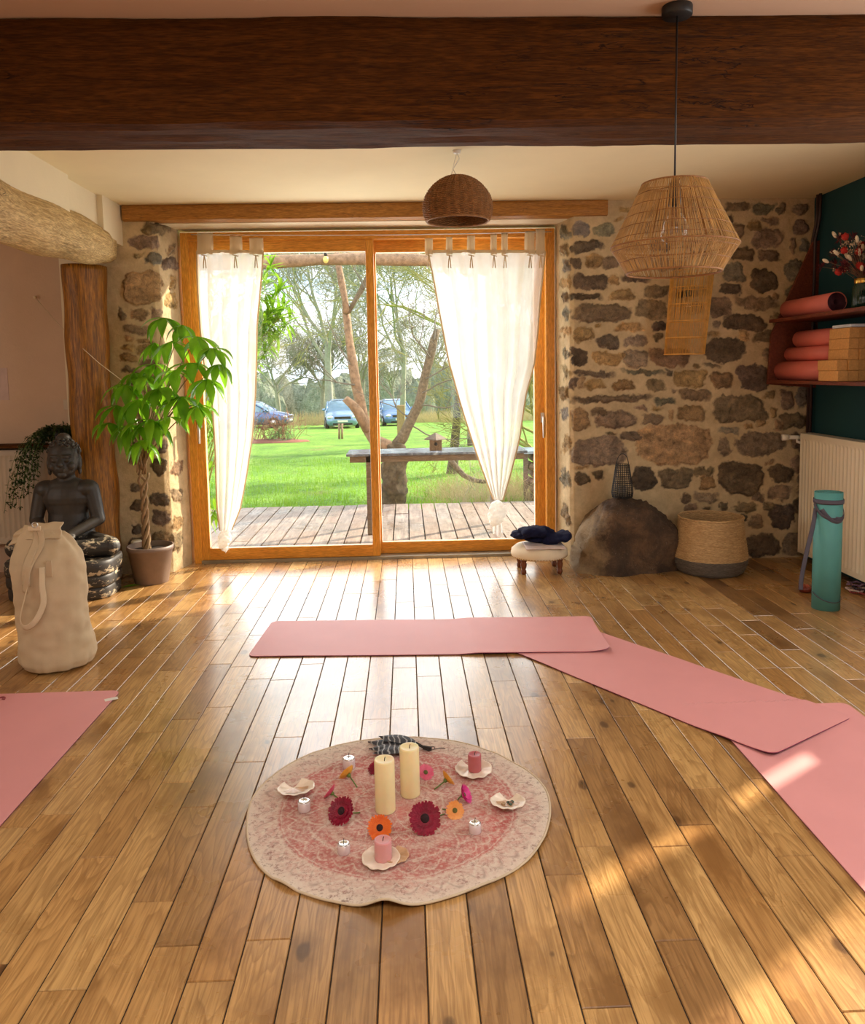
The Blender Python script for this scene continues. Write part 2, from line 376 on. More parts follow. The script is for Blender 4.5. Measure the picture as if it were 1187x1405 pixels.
# stones that show on the door side of the corner
for i, (y0, y1, t) in enumerate(((310,328,'g'),(334,350,'m'),(356,374,'g'),(380,394,'b'),(402,416,'m'),(422,440,'g'),(448,462,'b'),(478,492,'g'),(500,520,'m'),(530,548,'b'),(560,574,'g'),(596,622,'b'),(640,668,'g'),(690,720,'m'))):
    ST.append((771+(i % 3), y0, 781, y1, t))
SL = conv([(705,90,870,165,'m'),(725,190,775,215,'m'),(795,190,875,250,'g'),(660,280,885,475,'b'),(640,490,675,545,'m'),(700,500,800,550,'b'),(820,490,885,545,'m'),(670,575,820,630,'m'),(670,650,720,675,'b'),(750,655,830,680,'b'),(670,690,725,720,'b'),(740,690,880,740,'b'),(660,740,740,780,'b'),(755,770,880,810,'m'),(765,25,940,85,'m'),(910,130,950,195,'m'),(885,210,960,280,'m'),(930,310,960,380,'b'),(900,400,960,480,'b')], 0, 300, 3.957)
SL += conv([(590,250,640,330,'m'),(700,130,760,200,'d'),(725,210,765,280,'d'),(695,300,760,370,'d'),(595,415,650,450,'d'),(690,455,770,515,'d'),(600,490,660,540,'d'),(700,540,770,600,'d'),(600,600,650,640,'d'),(590,660,680,740,'m'),(700,630,775,700,'m'),(785,310,840,370,'b'),(785,440,840,500,'m'),(785,560,835,620,'b'),(780,640,830,720,'m')], 0, 540, 3.345)
for i in range(12): SL.append((168+(i*23) % 40, 505+i*9, 190+(i*23) % 40, 511+i*9, 'mbd'[i % 3]))

def rubble(name, path, z0, z1, stones, n_s, n_z, hgt=.016, rough_corner=.012):
    """a bent wall: the plan path is swept upwards; stones stand proud of the mortar"""
    pts = np.array(path, float); seg = np.sqrt(((pts[1:]-pts[:-1])**2).sum(1)); cum = np.concatenate([[0], np.cumsum(seg)])
    S = np.linspace(0, cum[-1], n_s); Z = np.linspace(z0, z1, n_z)
    bx = np.interp(S, cum, pts[:, 0]); by = np.interp(S, cum, pts[:, 1])
    tx = np.gradient(bx); ty = np.gradient(by); L = np.hypot(tx, ty)+1e-9; tx /= L; ty /= L
    k = 9; ker = np.ones(k)/k
    nxn = np.convolve(np.pad(ty, k//2, 'edge'), ker, 'valid'); nyn = np.convolve(np.pad(-tx, k//2, 'edge'), ker, 'valid')
    ll = np.hypot(nxn, nyn)+1e-9; nxn /= ll; nyn /= ll
    BX, ZZ = np.meshgrid(bx, Z); BY, _ = np.meshgrid(by, Z); SS, _ = np.meshgrid(S, Z)
    A = np.stack([BX.ravel(), BY.ravel(), ZZ.ravel()], 1)
    px, py = proj(A); s_, z_ = SS.ravel(), ZZ.ravel()
    wx = fbm(s_*16, z_*16, 1)*13+fbm(s_*50, z_*50, 21, 3)*5; wy = fbm(s_*16, z_*16, 5)*11+fbm(s_*50, z_*50, 25, 3)*5
    px = px+wx; py = py+wy
    H = (fbm(s_*3, z_*3, 3)*.02+fbm(s_*14, z_*14, 8)*.010)
    C = np.empty((len(px), 3)); C[:] = (.60, .465, .285)
    C *= (1+fbm(s_*5, z_*5, 40)[:, None]*.35)
    SM = np.zeros(len(px)); rs = np.random.RandomState(4)
    for (x0, y0, x1, y1, t) in stones:
        cx, cy, a, b = (x0+x1)/2, (y0+y1)/2, (x1-x0)/2+.6, (y1-y0)/2+.6
        th = rs.uniform(-.10, .10); p = rs.uniform(2.3, 4.2); sk = rs.uniform(-.25, .25); tp = rs.uniform(-.22, .22)
        m = (np.abs(px-cx) < a*1.5+4) & (np.abs(py-cy) < b*1.5+4)
        dx = px[m]-cx; dy = py[m]-cy; ex = dx*math.cos(th)+dy*math.sin(th)+dy*sk*.6; ey = -dx*math.sin(th)+dy*math.cos(th)
        aa = a*(1+tp*ey/b)
        q = (np.abs(ex/np.maximum(aa, .5))**p+np.abs(ey/b)**p)**(1/p)
        d = (1-q)*min(a, b)
        w = np.clip(d/1.6+.5, 0, 1); hh = np.clip(d/4.0, 0, 1); hh = hh*hh*(3-2*hh)
        new = w > SM[m]
        base = np.array(TONE[t])*rs.uniform(.72, 1.25)*np.array([1, rs.uniform(.95, 1.04), rs.uniform(.85, 1.1)])
        idx = np.where(m)[0][new]
        ww = w[new][:, None]
        var = 1+fbm(s_[idx]*11+cx, z_[idx]*19+cy, 60)[:, None]*1.1
        C[idx] = C[idx]*(1-ww)+base*np.clip(var, .35, 1.8)*ww
        H[idx] += hh[new]*hgt*rs.uniform(.2, 1.3)+ww[:, 0]*(fbm(s_[idx]*22+cx, z_[idx]*30, 77)*.022)
        SM[idx] = w[new]
    NX, _ = np.meshgrid(nxn, Z); NY, _ = np.meshgrid(nyn, Z)
    V = A.copy(); V[:, 0] += NX.ravel()*H; V[:, 1] += NY.ravel()*H
    me = bpy.data.meshes.new(name)
    j, i = np.meshgrid(np.arange(n_z-1), np.arange(n_s-1), indexing='ij'); q = (j*n_s+i).ravel()
    Fc = np.stack([q, q+1, q+1+n_s, q+n_s], 1)
    me.vertices.add(len(V)); me.vertices.foreach_set('co', V.ravel())
    me.loops.add(len(Fc)*4); me.loops.foreach_set('vertex_index', Fc.ravel().astype(np.int32))
    me.polygons.add(len(Fc)); me.polygons.foreach_set('loop_start', (np.arange(len(Fc))*4).astype(np.int32))
    me.polygons.foreach_set('use_smooth', np.ones(len(Fc), bool))
    me.update(calc_edges=True)
    ca = me.attributes.new('Col', 'FLOAT_COLOR', 'POINT'); ca.data.foreach_set('color', np.concatenate([C, np.ones((len(C), 1))], 1).ravel())
    sa = me.attributes.new('stone', 'FLOAT', 'POINT'); sa.data.foreach_set('value', SM)
    me.materials.append(M['stone'])
    ob = bpy.data.objects.new(name, me); COL.objects.link(ob); structure(ob)
    return ob
rubble('wall_back_right', [(1.075, DOOR+.02), (1.125, FACE+.03), (1.15, FACE), (XR+.02, FACE)], -.02, ZC+.02, ST, 420, 520)
rubble('wall_back_left', [(-2.12, FACE), (-1.66, FACE), (-1.63, FACE+.03), (-1.565, DOOR+.02)], -.02, ZC+.02, SL, 170, 520)

def slab(name, boxes, mat, bevel=0):
    m = MB()
    for lo, hi in boxes: m.box(lo, hi)
    return structure(m.build(name, mat, bevel=bevel))
# masonry behind the faces keeps daylight out
slab('wall_back_core', [((1.16, FACE+.06, -.1), (XR+.3, DOOR+.3, ZC+.1)), ((-2.3, FACE+.06, -.1), (-1.68, DOOR+.3, ZC+.1)), ((-1.8, FACE+.06, 2.36), (1.4, DOOR+.3, ZC+.1)), ((1.09, DOOR+.03, -.1), (1.3, DOOR+.3, ZC+.1)), ((-1.75, DOOR+.03, -.1), (-1.575, DOOR+.3, ZC+.1))], M['plaster_white'])
slab('wall_back_alcove', [((-4.4, 5.60, -.1), (-2.0, 5.9, ZC+.1))], M['plaster_pink'])
slab('wall_far_left', [((-4.5, -2.7, -.1), (-4.3, 5.9, ZC+.1))], M['plaster_pink'])
# upper left wall over the round timber
slab('wall_left', [((-2.2, -2.7, 2.16), (XL, 4.62, ZC+.02)), ((-2.2, 4.60, 2.14), (XL-.035, 5.14, ZC+.02)), ((-2.2, 5.12, 2.21), (XL, FACE+.08, ZC+.02)), ((-2.2, -2.7, -.1), (XL-.05, .9, 2.3))], M['plaster_white'])
slab('ceiling', [((-4.4, 2.9, ZC), (XR+.3, DOOR+.3, ZC+.15))], M['ceiling_white'])
RX0, RX1, RY0, RY1 = -1.0, 1.4, -.6, .7     # unseen ceiling opening, added for the fill lamp above it
slab('ceiling_front', [((-4.4, -2.7, ZC), (XR+.3, RY0, ZC+.15)), ((-4.4, RY1, ZC), (XR+.3, 2.9, ZC+.15)), ((-4.4, RY0-.01, ZC), (RX0, RY1+.01, ZC+.15)), ((RX1, RY0-.01, ZC), (XR+.3, RY1+.01, ZC+.15))], M['ceiling_front'])
# right wall; unseen window and slit added to bring in sun and fill light
WY0, WY1, WZ0, WZ1 = 1.35, 3.22, .85, 2.15
slab('wall_right', [((XR, -2.7, -.1), (XR+.25, WY0, ZC+.1)), ((XR, WY1, -.1), (XR+.25, 3.55, ZC+.1)), ((XR, 3.80, -.1), (XR+.25, FACE+.05, ZC+.1)), ((XR, 3.54, -.1), (XR+.25, 3.81, .95)), ((XR, 3.54, 1.9), (XR+.25, 3.81, ZC+.1)), ((XR, WY0-.01, -.1), (XR+.25, WY1+.01, WZ0)), ((XR, WY0-.01, WZ1), (XR+.25, WY1+.01, ZC+.1))], M['teal'])
# wall behind the camera; its one window opening is added to let in light
slab('wall_front', [((-4.4, -2.9, -.1), (XR+.3, -2.7, .5)), ((-4.4, -2.9, 2.2), (XR+.3, -2.7, ZC+.1)), ((-4.4, -2.9, .5), (.8, -2.7, 2.2)), ((2.0, -2.9, .5), (XR+.3, -2.7, 2.2))], M['plaster_white'])

# ---- beams
def rough_beam(name, lo, hi, mat, axis=0, amp=.008, n=60, label=None, cat='beam', bev=.012, seed=0):
    """squared timber with wandering arrises"""
    m = MB(); lo = Vector(lo); hi = Vector(hi); L = hi[axis]-lo[axis]
    o = [k for k in range(3) if k != axis]; a, b = o
    ca, cb = (lo[a]+hi[a])/2, (lo[b]+hi[b])/2; ha, hb = (hi[a]-lo[a])/2, (hi[b]-lo[b])/2
    ring = []
    q = 6
    for (sx, sy) in ((-1,-1),(1,-1),(1,1),(-1,1)): pass
    prof = []
    for k in range(q): prof.append((-1+2*k/q, -1))
    for k in range(q): prof.append((1, -1+2*k/q))
    for k in range(q): prof.append((1-2*k/q, 1))
    for k in range(q): prof.append((-1, 1-2*k/q))
    N = len(prof); vs = []
    for i in range(n+1):
        t = lo[axis]+L*i/n
        for (u, v) in prof:
            r = bev if (abs(u) > .99 and abs(v) > .99) else 0
            du = nz(t*2.2+seed, u*3, v*3+5)*amp+nz(t*9, u*5+seed, v*5)*amp*.35
            dv = nz(t*2.0+seed+40, u*3, v*3)*amp+nz(t*8+9, u*5, v*5+seed)*amp*.35
            p = [0, 0, 0]; p[axis] = t; p[a] = ca+u*(ha-r)+du; p[b] = cb+v*(hb-r)+dv; vs.append(p)
    fs = [(i*N+k, i*N+(k+1) % N, (i+1)*N+(k+1) % N, (i+1)*N+k) for i in range(n) for k in range(N)]
    if axis == 1: fs = [f[::-1] for f in fs]
    fs += [tuple(range(N-1, -1, -1)), tuple(n*N+k for k in range(N))]
    m.add(vs, fs); ob = m.build(name, mat)
    if label: tag(ob, label, cat)
    return ob
rough_beam('ceiling_beam', (-2.6, 2.64, 2.14), (XR+.04, 2.97, ZC+.01), M['beam'], 0, .011, 150, 'massive dark brown squared oak beam across the ceiling', seed=3)
rough_beam('lintel_beam', (-1.835, FACE-.03, 2.365), (1.372, DOOR, ZC+.004), M['lintel'], 0, .005, 60, 'long straight oak lintel over the glazed sliding door', seed=9, bev=.006)
# round timber along the left side and the post below its end
m = MB(); pts = []; rad = []
for i in range(70):
    t = i/69; y = .4+t*4.93
    ctr = P(0, 288, 3.9).z*(1-t)+t*2.185
    pts.append((-1.935+.015*math.sin(t*5), y, 2.16+.02*math.sin(t*7)+.01))
    r = .160-.035*max(0, (t-.6)/.4); r *= 1 if t < .985 else .9
    rad.append((r*(1+.04*math.sin(t*23)), r*1.05*(1+.03*math.cos(t*17))))
m.tube(pts, rad, 28)
m.v = [(x+nz(x*9, y*3, z*9)*.02, y+nz(y*3, z*9)*.01, z+nz(z*9, x*9, y*3)*.018) for x, y, z in m.v]
tag(m.build('round_timber', M['timber']), 'pale weathered round timber running along the upper left wall', 'beam')
m = MB(); pts = [(-2.075, 5.345, z) for z in np.linspace(0, 2.07, 60)]
m.tube(pts, [(.135+.008*math.sin(p[2]*4)+.006*math.sin(p[2]*13), .12+.006*math.cos(p[2]*5)) for p in pts], 32)
m.v = [(x+nz(x*8, y*8, z*1.5)*.014, y+nz(y*8+5, x*8, z*1.5)*.014, z) for x, y, z in m.v]
tag(m.build('timber_post', M['post']), 'dark orange-brown wooden post standing at the left between alcove and stone wall', 'post')

# ---- sliding door
dr = bpy.data.objects.new('door_1', None); COL.objects.link(dr); dr['kind'] = 'structure'; dr['_o'] = (0, 0, 0)
XA, XB, ZT = -1.545, 1.065, 2.335
m = MB()
m.box((XA, DOOR, 0), (XA+.055, DOOR+.15, ZT)); m.box((XB-.065, DOOR, 0), (XB, DOOR+.15, ZT)); m.build('frame', M['pine'], dr, .004)
m = MB(); m.box((XA+.05, DOOR, ZT-.06), (XB-.06, DOOR+.15, ZT)); m.build('head_rail', M['pine_h'], dr, .004)
m = MB(); m.box((XA+.05, DOOR-.004, -.005), (XB-.06, DOOR+.16, .022)); m.build('threshold', M['alu'], dr, .003)
def sash(x0, x1, y0, y1, z0, z1, st, sr, bot, top):
    m = MB(); m.box((x0, y0, z0), (x0+st, y1, z1)); m.box((x1-sr, y0, z0), (x1, y1, z1))
    s = m.build('sash', M['pine'], dr, .004)
    m = MB(); m.box((x0+st-.002, y0, z0), (x1-sr+.002, y1, z0+bot)); m.box((x0+st-.002, y0, z1-top), (x1-sr+.002, y1, z1)); m.build('rail', M['pine_h'], s, .004)
    m = MB(); m.box((x0+st-.005, (y0+y1)/2-.004, z0+bot-.005), (x1-sr+.005, (y0+y1)/2+.004, z1-top+.005)); m.build('pane', M['glass'], s)
    return s
xm = P(512, 560, DOOR).x
s1 = sash(XA+.05, xm+.028, DOOR+.012, DOOR+.062, .022, ZT-.055, .062, .056, .085, .085)
s2 = sash(xm-.02, XB-.06, DOOR+.085, DOOR+.135, .022, ZT-.055, .06, .075, .085, .085)
def handle(x, z, y, par):
    m = MB(); m.box((x-.014, y-.006, z-.035), (x+.014, y, z+.035)); m.tube([(x, y, z), (x, y-.045, z)], .009, 10)
    m.tube([(x, y-.043, z+.006), (x, y-.05, z-.03), (x, y-.05, z-.145)], [.010, .010, .008], 10); m.build('handle', M['steel'], par, 0)
h1 = P(745, 573, DOOR+.07); handle(h1.x, h1.z, DOOR+.085, s2)
h2 = P(274, 580, DOOR); handle(XA+.08, h2.z-.0, DOOR+.012, s1)

# ---- exterior ground
def deck():
    rnd = random.Random(5); m = MB(); x = -4.2; tn = []
    while x < 5.2:
        y = DOOR+.17-rnd.random()*1.0
        while y < 8.72:
            y1 = min(y+rnd.choice((1.2, 1.6, 2.0)), 8.72); a = max(y, DOOR+.17)
            if y1 > a+.05:
                dz = rnd.uniform(-.003, .003); m.box((x+.006, a+.002, -.13+dz), (x+.134, y1-.003, -.10+dz)); tn += [rnd.random()]*6
            y = y1
        x += .14
    m.box((-4.3, DOOR+.18, -.40), (5.3, 8.70, -.16)); tn += [0]*6
    ob = structure(m.build('deck', M['deck'], base=(0, 0, 0)))
    at = ob.data.attributes.new('tone', 'FLOAT', 'FACE'); at.data.foreach_set('value', tn)
def deckmat():
    t = NT('weathered_deck'); at = t.n('ShaderNodeAttribute', attribute_name='tone'); v = t.coord(scale=(9, .8, 9))
    c = t.ramp(t.noise(v, 5, 6), [(.3, srgb(120, 112, 108)), (.7, srgb(188, 176, 166))])
    c = t.mix(t.math('MULTIPLY', at.outputs['Fac'], .5), c, srgb(150, 118, 92))
    wet = t.ramp(t.noise(t.coord(), 2.2, 4), [(.4, .25), (.6, .7)])
    return t.done(t.bsdf(c, wet, 0, t.bump(t.noise(v, 20, 3), .3, .004)))
M['deck'] = deckmat(); deck()
def gz(x, y):
    z = -.20-.0400*(y-8.7) if y > 8.7 else -.20
    return z+.035*nz(x*.35, y*.35)*min(1, max(0, (y-8.7)/3))
m = MB(); m.grid(lambda u, v: (-70+140*u, 5.5+ (v**2.0)*110, gz(-70+140*u, 5.5+(v**2.0)*110)), 160, 200)
t = NT('lawn_grass'); v = t.coord(scale=(1, .6, 1))
c = t.ramp(t.noise(v, 1.1, 6, .7), [(.3, srgb(88, 140, 30)), (.5, srgb(122, 176, 46)), (.7, srgb(156, 196, 70))])
c2 = t.ramp(t.noise(v, 22, 5, .75), [(.35, (.42, .45, .3, 1)), (.6, (1.2, 1.2, 1.15, 1))])
c = t.mix(1, c, c2, 'MULTIPLY')
c = t.mix(t.ramp(t.noise(v, .6, 5), [(.58, 0.0), (.68, .55)]), c, srgb(150, 138, 74))
M['lawn'] = t.done(t.bsdf(c, .8, 0, t.bump(t.noise(v, 60, 3, .8), 1.0, .05)))
structure(m.build('lawn', M['lawn'], base=(0, 0, 0)))
# ================================================================== OUTSIDE
M['bark'] = simple('bark_moss', srgb(122, 108, 86), .9, vary=.5, vscale=34, bump=1, bscale=40)
M['bark_bare'] = simple('bark_peeled', srgb(160, 130, 102), .8, vary=.4, vscale=22, bump=.8, bscale=40)
M['bark_dark'] = simple('bark_dark', srgb(96, 84, 64), .9, vary=.6, vscale=16, bump=1, bscale=30)
M['twig_grey'] = simple('twig_grey', srgb(128, 122, 108), .9, vary=.2, bump=0)
M['twig_olive'] = simple('twig_olive', srgb(158, 156, 92), .9, vary=.25, bump=0)
M['twig_far'] = simple('twig_far', srgb(150, 150, 132), .9, vary=.15, bump=0)  # paled towards grey: distance haze is put into the colour
M['board'] = wood('grey_board', srgb(104, 92, 80), srgb(140, 126, 110), (.8, 8, 8), .7)
M['oleander'] = leafmat('oleander_leaf', srgb(96, 150, 30), srgb(150, 196, 60), .5)

def rot_about(v, ax, a): return Matrix.Rotation(a, 3, ax)@v
def branches(m, p, d, L, r, depth, rnd, seg=4, spread=.7, grav=0., n_kids=3, wig=.18, minr=.002, taper=.55):
    steps = 5 if depth > 1 else 4; pts = [p.copy()]; rs = [r]; q = p.copy(); dd = d.normalized()
    for i in range(steps):
        dd = (dd+Vector((rnd.gauss(0, wig), rnd.gauss(0, wig), rnd.gauss(0, wig)+grav))).normalized()
        q = q+dd*L/steps; pts.append(q.copy()); rs.append(max(minr, r*(1-(1-taper)*(i+1)/steps)))
    m.tube(pts, rs, seg if depth > 1 else 3, cap=False)
    if depth <= 0: return
    for k in range(n_kids+(1 if rnd.random() < .4 else 0)):
        i = rnd.randint(2, steps); ax = dd.orthogonal().normalized(); ax = rot_about(ax, dd, rnd.uniform(0, 2*PI))
        nd = rot_about(dd, ax, rnd.uniform(.35, 1.0)*spread)
        branches(m, pts[i], nd, L*rnd.uniform(.55, .8), max(minr, rs[i]*.65), depth-1, rnd, seg, spread, grav, n_kids, wig, minr, taper)
def bare_tree(x, y, h, r, seed, lean=(0, 0), depth=5, mat='twig_grey', bark='bark_dark', label='', nk=3, spread=.8, group=None, trunk_f=.32, minr=.004, name='bare_tree'):
    rnd = random.Random(seed); z = gz(x, y)-.05
    t = thing(name, label, 'tree', (x, y, z), group)
    d = Vector((lean[0], lean[1], 1)).normalized(); top = Vector((x, y, z))+d*h*trunk_f
    m = MB(); pts = [Vector((x, y, z)).lerp(top, i/5)+Vector((nz(i, seed)*.06*h*.2, nz(seed, i)*.05, 0))*(i > 0) for i in range(6)]
    m.tube(pts, [r*(1.25-.5*i/5) if i else r*1.6 for i in range(6)], 8, cap=False); m.build('trunk', M[bark], t)
    m = MB()
    for k in range(4):
        nd = Vector((d.x+rnd.gauss(0, .35)*spread, d.y+rnd.gauss(0, .35)*spread, 1)).normalized()
        branches(m, pts[-1-(k % 2)], nd, h*.30, r*.62, depth, rnd, 4, spread, .04, nk, .14, minr)
    m.build('crown', M[mat], t)
    return t

# main garden tree behind the table: trunk traced at its own distance
TY = 8.95
T = thing('garden_tree', 'old forked tree with mossy stump-like trunk growing right behind the deck table', 'tree', (P(538, 705, TY).x, TY, -.25))
def pxpath(lst, Y, dy=0): return [P(a, b, Y+dy*i) for i, (a, b) in enumerate(lst)]
k = TY/1097
m = MB(); pts = pxpath([(537,718),(537,700),(540,680),(541,660),(541,640),(543,620),(541,608)], TY); pts[0].z = min(pts[0].z, -.3)
pts = [pts[i//4].lerp(pts[min(6, i//4+1)], (i % 4)/4) for i in range(25)]; m.tube(pts, list(np.interp(np.arange(25)/4, range(7), [18*k,16*k,15.5*k,15.5*k,17*k,14*k,9*k])), 26)
m.v = [(x+nz(x*14, y*14, z*6)*.07+nz(x*30, y*30, z*20)*.03, y+nz(y*14+5, z*6, x*14)*.06, z) for x, y, z in m.v]; m.build('trunk', M['bark_dark'], T)
m = MB(); m.tube(pxpath([(543,622),(530,612),(513,604),(504,588),(498,571),(494,553),(489,528),(484,500),(479,468),(476,440),(475,428)], TY, .01), [9*k,8.5*k,8*k,7.5*k,7.2*k,7*k,7*k,6.5*k,5.6*k,5*k,5.6*k], 12)
m.tube(pxpath([(476,430),(473,412),(468,385),(463,355),(461,330),(459,300)], TY, .01), [5*k,4.4*k,4.2*k,4*k,3.6*k,3*k], 10)
m.tube(pxpath([(504,590),(492,566),(484,556),(474,547)], TY, -.03), [7*k,6.6*k,6*k,5.2*k], 10)
m.v = [(x+nz(x*20, y*20, z*8)*.018, y, z+nz(z*12, x*12, y)*.012) for x, y, z in m.v]; m.build('bare_limb', M['bark_bare'], T)
m = MB(); m.tube(pxpath([(540,616),(552,600),(562,580),(574,556),(579,536),(584,514),(590,490),(596,466),(600,452)], TY, .01), [8.5*k,7.5*k,7*k,6.6*k,6.2*k,5.8*k,5.4*k,5*k,4.4*k], 12)
m.tube(pxpath([(478,428),(487,414),(497,396),(504,378),(508,362),(512,340)], TY, .01), [3.6*k,3.4*k,3*k,2.8*k,2.6*k,2.2*k], 9)
m.v = [(x+nz(x*30, y*20, z*20)*.02, y+nz(z*20, y*20, x*30)*.015, z+nz(z*12, x*12, y)*.012) for x, y, z in m.v]; m.build('mossy_limb', M['bark'], T)
rnd = random.Random(12); m = MB()
for (a, b, vx, vz) in ((578,540,1,.35),(584,520,1,.5),(565,575,-1,.6),(590,490,-.8,1),(596,466,.4,1),(562,582,1,-.1),(500,395,-.5,1),(508,362,.3,1),(466,372,-1,.7),(463,350,.5,1),(480,500,-1,.4),(487,528,-1,.25),(575,556,1,-.15)):
    branches(m, P(a, b, TY), Vector((vx, rnd.uniform(-.4, .5), vz)), .55, .012, 3, rnd, 4, .9, .03, 3, .2, .0022)
m.build('twigs', M['twig_grey'], T)
m = MB(); m.tube(pxpath([(618,632),(626,641),(636,652),(650,659),(664,661),(676,659)], 9.4), [.035,.036,.032,.03,.026,.02], 8)
tag(m.build('fallen_branch', M['bark']), 'thick curved branch reaching down under the deck table', 'branch')

# deck table
ty0, ty1 = 7.05, 7.50
a = P(475, 630, ty0); b = P(724, 628, ty0); zt = a.z+.02
T = thing('deck_table', 'long narrow slate-topped table on the deck behind the glass door', 'table', ((a.x+b.x)/2, 7.27, -.10))
t = NT('wet_slate'); v = t.coord()
M['slate'] = t.done(t.bsdf(t.ramp(t.noise(v, 6, 6, .7, 1.5), [(.35, srgb(60, 70, 88)), (.55, srgb(116, 128, 142)), (.7, srgb(176, 186, 192))]), .22, 0, t.bump(t.noise(v, 30, 3), .2, .004)))
m = MB(); m.box((a.x, ty0, zt), (b.x, ty1, zt+.022)); m.build('tabletop', M['slate'], T, .003)
m = MB(); m.box((a.x+.03, ty0+.02, zt-.055), (b.x-.03, ty0+.05, zt)); m.box((a.x+.03, ty1-.05, zt-.055), (b.x-.03, ty1-.02, zt)); m.build('apron', M['board'], T)
lx = P(508, 700, ty0+.04).x; rx_ = P(683, 700, ty0+.04).x
for (x, y) in ((lx, ty0+.02), (rx_, ty0+.02), (lx, ty1-.07), (rx_, ty1-.07)):
    m = MB(); m.box((x-.026, y, -.10), (x+.026, y+.05, zt)); m.build('leg', M['board'], T, .002)
# bird house
c = P(598, 620, 7.28); z0 = zt+.022; c.z = z0
M['birdwood'] = wood('bird_house_wood', srgb(120, 98, 78), srgb(160, 134, 106), (8, 8, .8), .8)
T = thing('bird_house', 'small wooden bird house with a pyramid roof standing on the deck table', 'bird house', c)
m = MB(); m.box((c.x-.055, c.y-.055, z0), (c.x+.055, c.y+.055, z0+.10)); m.build('house_body', M['birdwood'], T, .002)
m = MB(); m.lathe([(.105, z0+.095), (.10, z0+.105), (.012, z0+.155), (0.0, z0+.157)], (c.x, c.y, 0), 4, False); m.build('roof', M['board'], T)
m = MB(); m.lathe([(.016, -.002), (.016, .004)], (c.x, c.y-.056, z0+.06), 16, axis=(0, -1, 0)); m.build('entrance_hole', M['black_metal'], T)

# pergola rail and bulb
a = P(340, 357, 8.2); b = P(760, 352, 8.2)
m = MB(); m.tube([(a.x-2.5+i*.4, 8.2+.01*math.sin(i*1.7), a.z-.02+.02*math.sin(i*.9)) for i in range(20)], [.062+.008*math.sin(i*2.1) for i in range(20)], 12)
tag(m.build('pergola_pole', M['bark_bare']), 'rough horizontal pergola pole above the deck seen at the top of the glass', 'pole')
for px_ in (-3.4, 4.2):
    m = MB(); m.tube([(px_, 8.2, -.12), (px_, 8.2, a.z+.05)], .06, 10); o = m.build('pergola_post', M['bark_bare']); tag(o, 'upright pergola post beyond the %s curtain carrying the pole' % ('left' if px_ < 0 else 'right'), 'post')
c = P(447, 356, 8.12)
T = thing('festoon_bulb', 'single pale yellow light bulb hanging under the pergola pole', 'light bulb', c)
m = MB(); m.sphere(c, (.028, .028, .038), 14, 10); m.build('bulb_glass', simple('bulb_yellow', srgb(244, 222, 130), .3, bump=0), T)
m = MB(); m.lathe([(.016, .03), (.016, .07), (.006, .075)], c, 12); m.build('socket', M['black_metal'], T)

# leafy oleander at the left outside
def lance(m, p, d, L, w, droop=.3, up=None, n=4):
    d = Vector(d).normalized(); s = d.cross(Vector((0, 0, 1)) if up is None else up)
    s = s.normalized() if s.length > .05 else Vector((1, 0, 0)); nrm = s.cross(d)
    vs = []; prof = [0.12, .75, 1.0, .72, 0.02]
    for i in range(n+1):
        t = i/n; c = p+d*L*t+Vector((0, 0, -1))*droop*L*t*t; ww = w*prof[int(t*4+.5)]/2
        vs += [c+s*ww+nrm*ww*.35, c, c-s*ww+nrm*ww*.35]
    fs = []
    for i in range(n): o = i*3; fs += [(o, o+1, o+4, o+3), (o+1, o+2, o+5, o+4)]
    m.add(vs, fs, True)
rnd = random.Random(21)
T = thing('oleander_bush', 'leafy green shrub outside beside the left curtain', 'shrub', (-1.95, 6.75, -.10))
st = MB(); lf = MB()
for i, (tx, ty_, Y) in enumerate(((372,365,6.9),(352,400,6.8),(386,395,6.9),(392,418,7.0),(398,440,7.0),(366,440,6.8),(356,352,6.8),(376,425,6.9),(340,470,6.7),(318,520,6.7),(300,590,6.6),(294,640,6.5),(296,700,6.5),(305,450,6.7),(290,500,6.6),(300,380,6.7),(330,360,6.8),(288,560,6.5),(365,385,6.8),(384,436,6.9))):
    e = P(tx, ty_, Y); s0 = Vector((-1.95+rnd.uniform(-.15, .15), 6.75+rnd.uniform(-.1, .1), -.1))
    mid = Vector((s0.x*.75+e.x*.25, s0.y, s0.z+(e.z-s0.z)*.6)); pts = [s0.lerp(mid, u)*(1-u)+mid.lerp(e, u)*u for u in np.linspace(0, 1, 9)]
    st.tube(pts, [.010-.007*u for u in np.linspace(0, 1, 9)], 5)
    for j in range(70 if tx > 340 else 24):
        u = 1-rnd.random()**1.5*.35; q = pts[int(u*8)].lerp(pts[min(8, int(u*8)+1)], u*8-int(u*8))
        d = (pts[-1]-pts[-3]).normalized()*.5+Vector((rnd.gauss(0, .6), rnd.gauss(0, .6), rnd.gauss(.1, .6)))
        lance(lf, q, d, rnd.uniform(.11, .19), rnd.uniform(.022, .034), .2)
st.build('stems', M['twig_olive'], T); lf.build('foliage', M['oleander'], T)

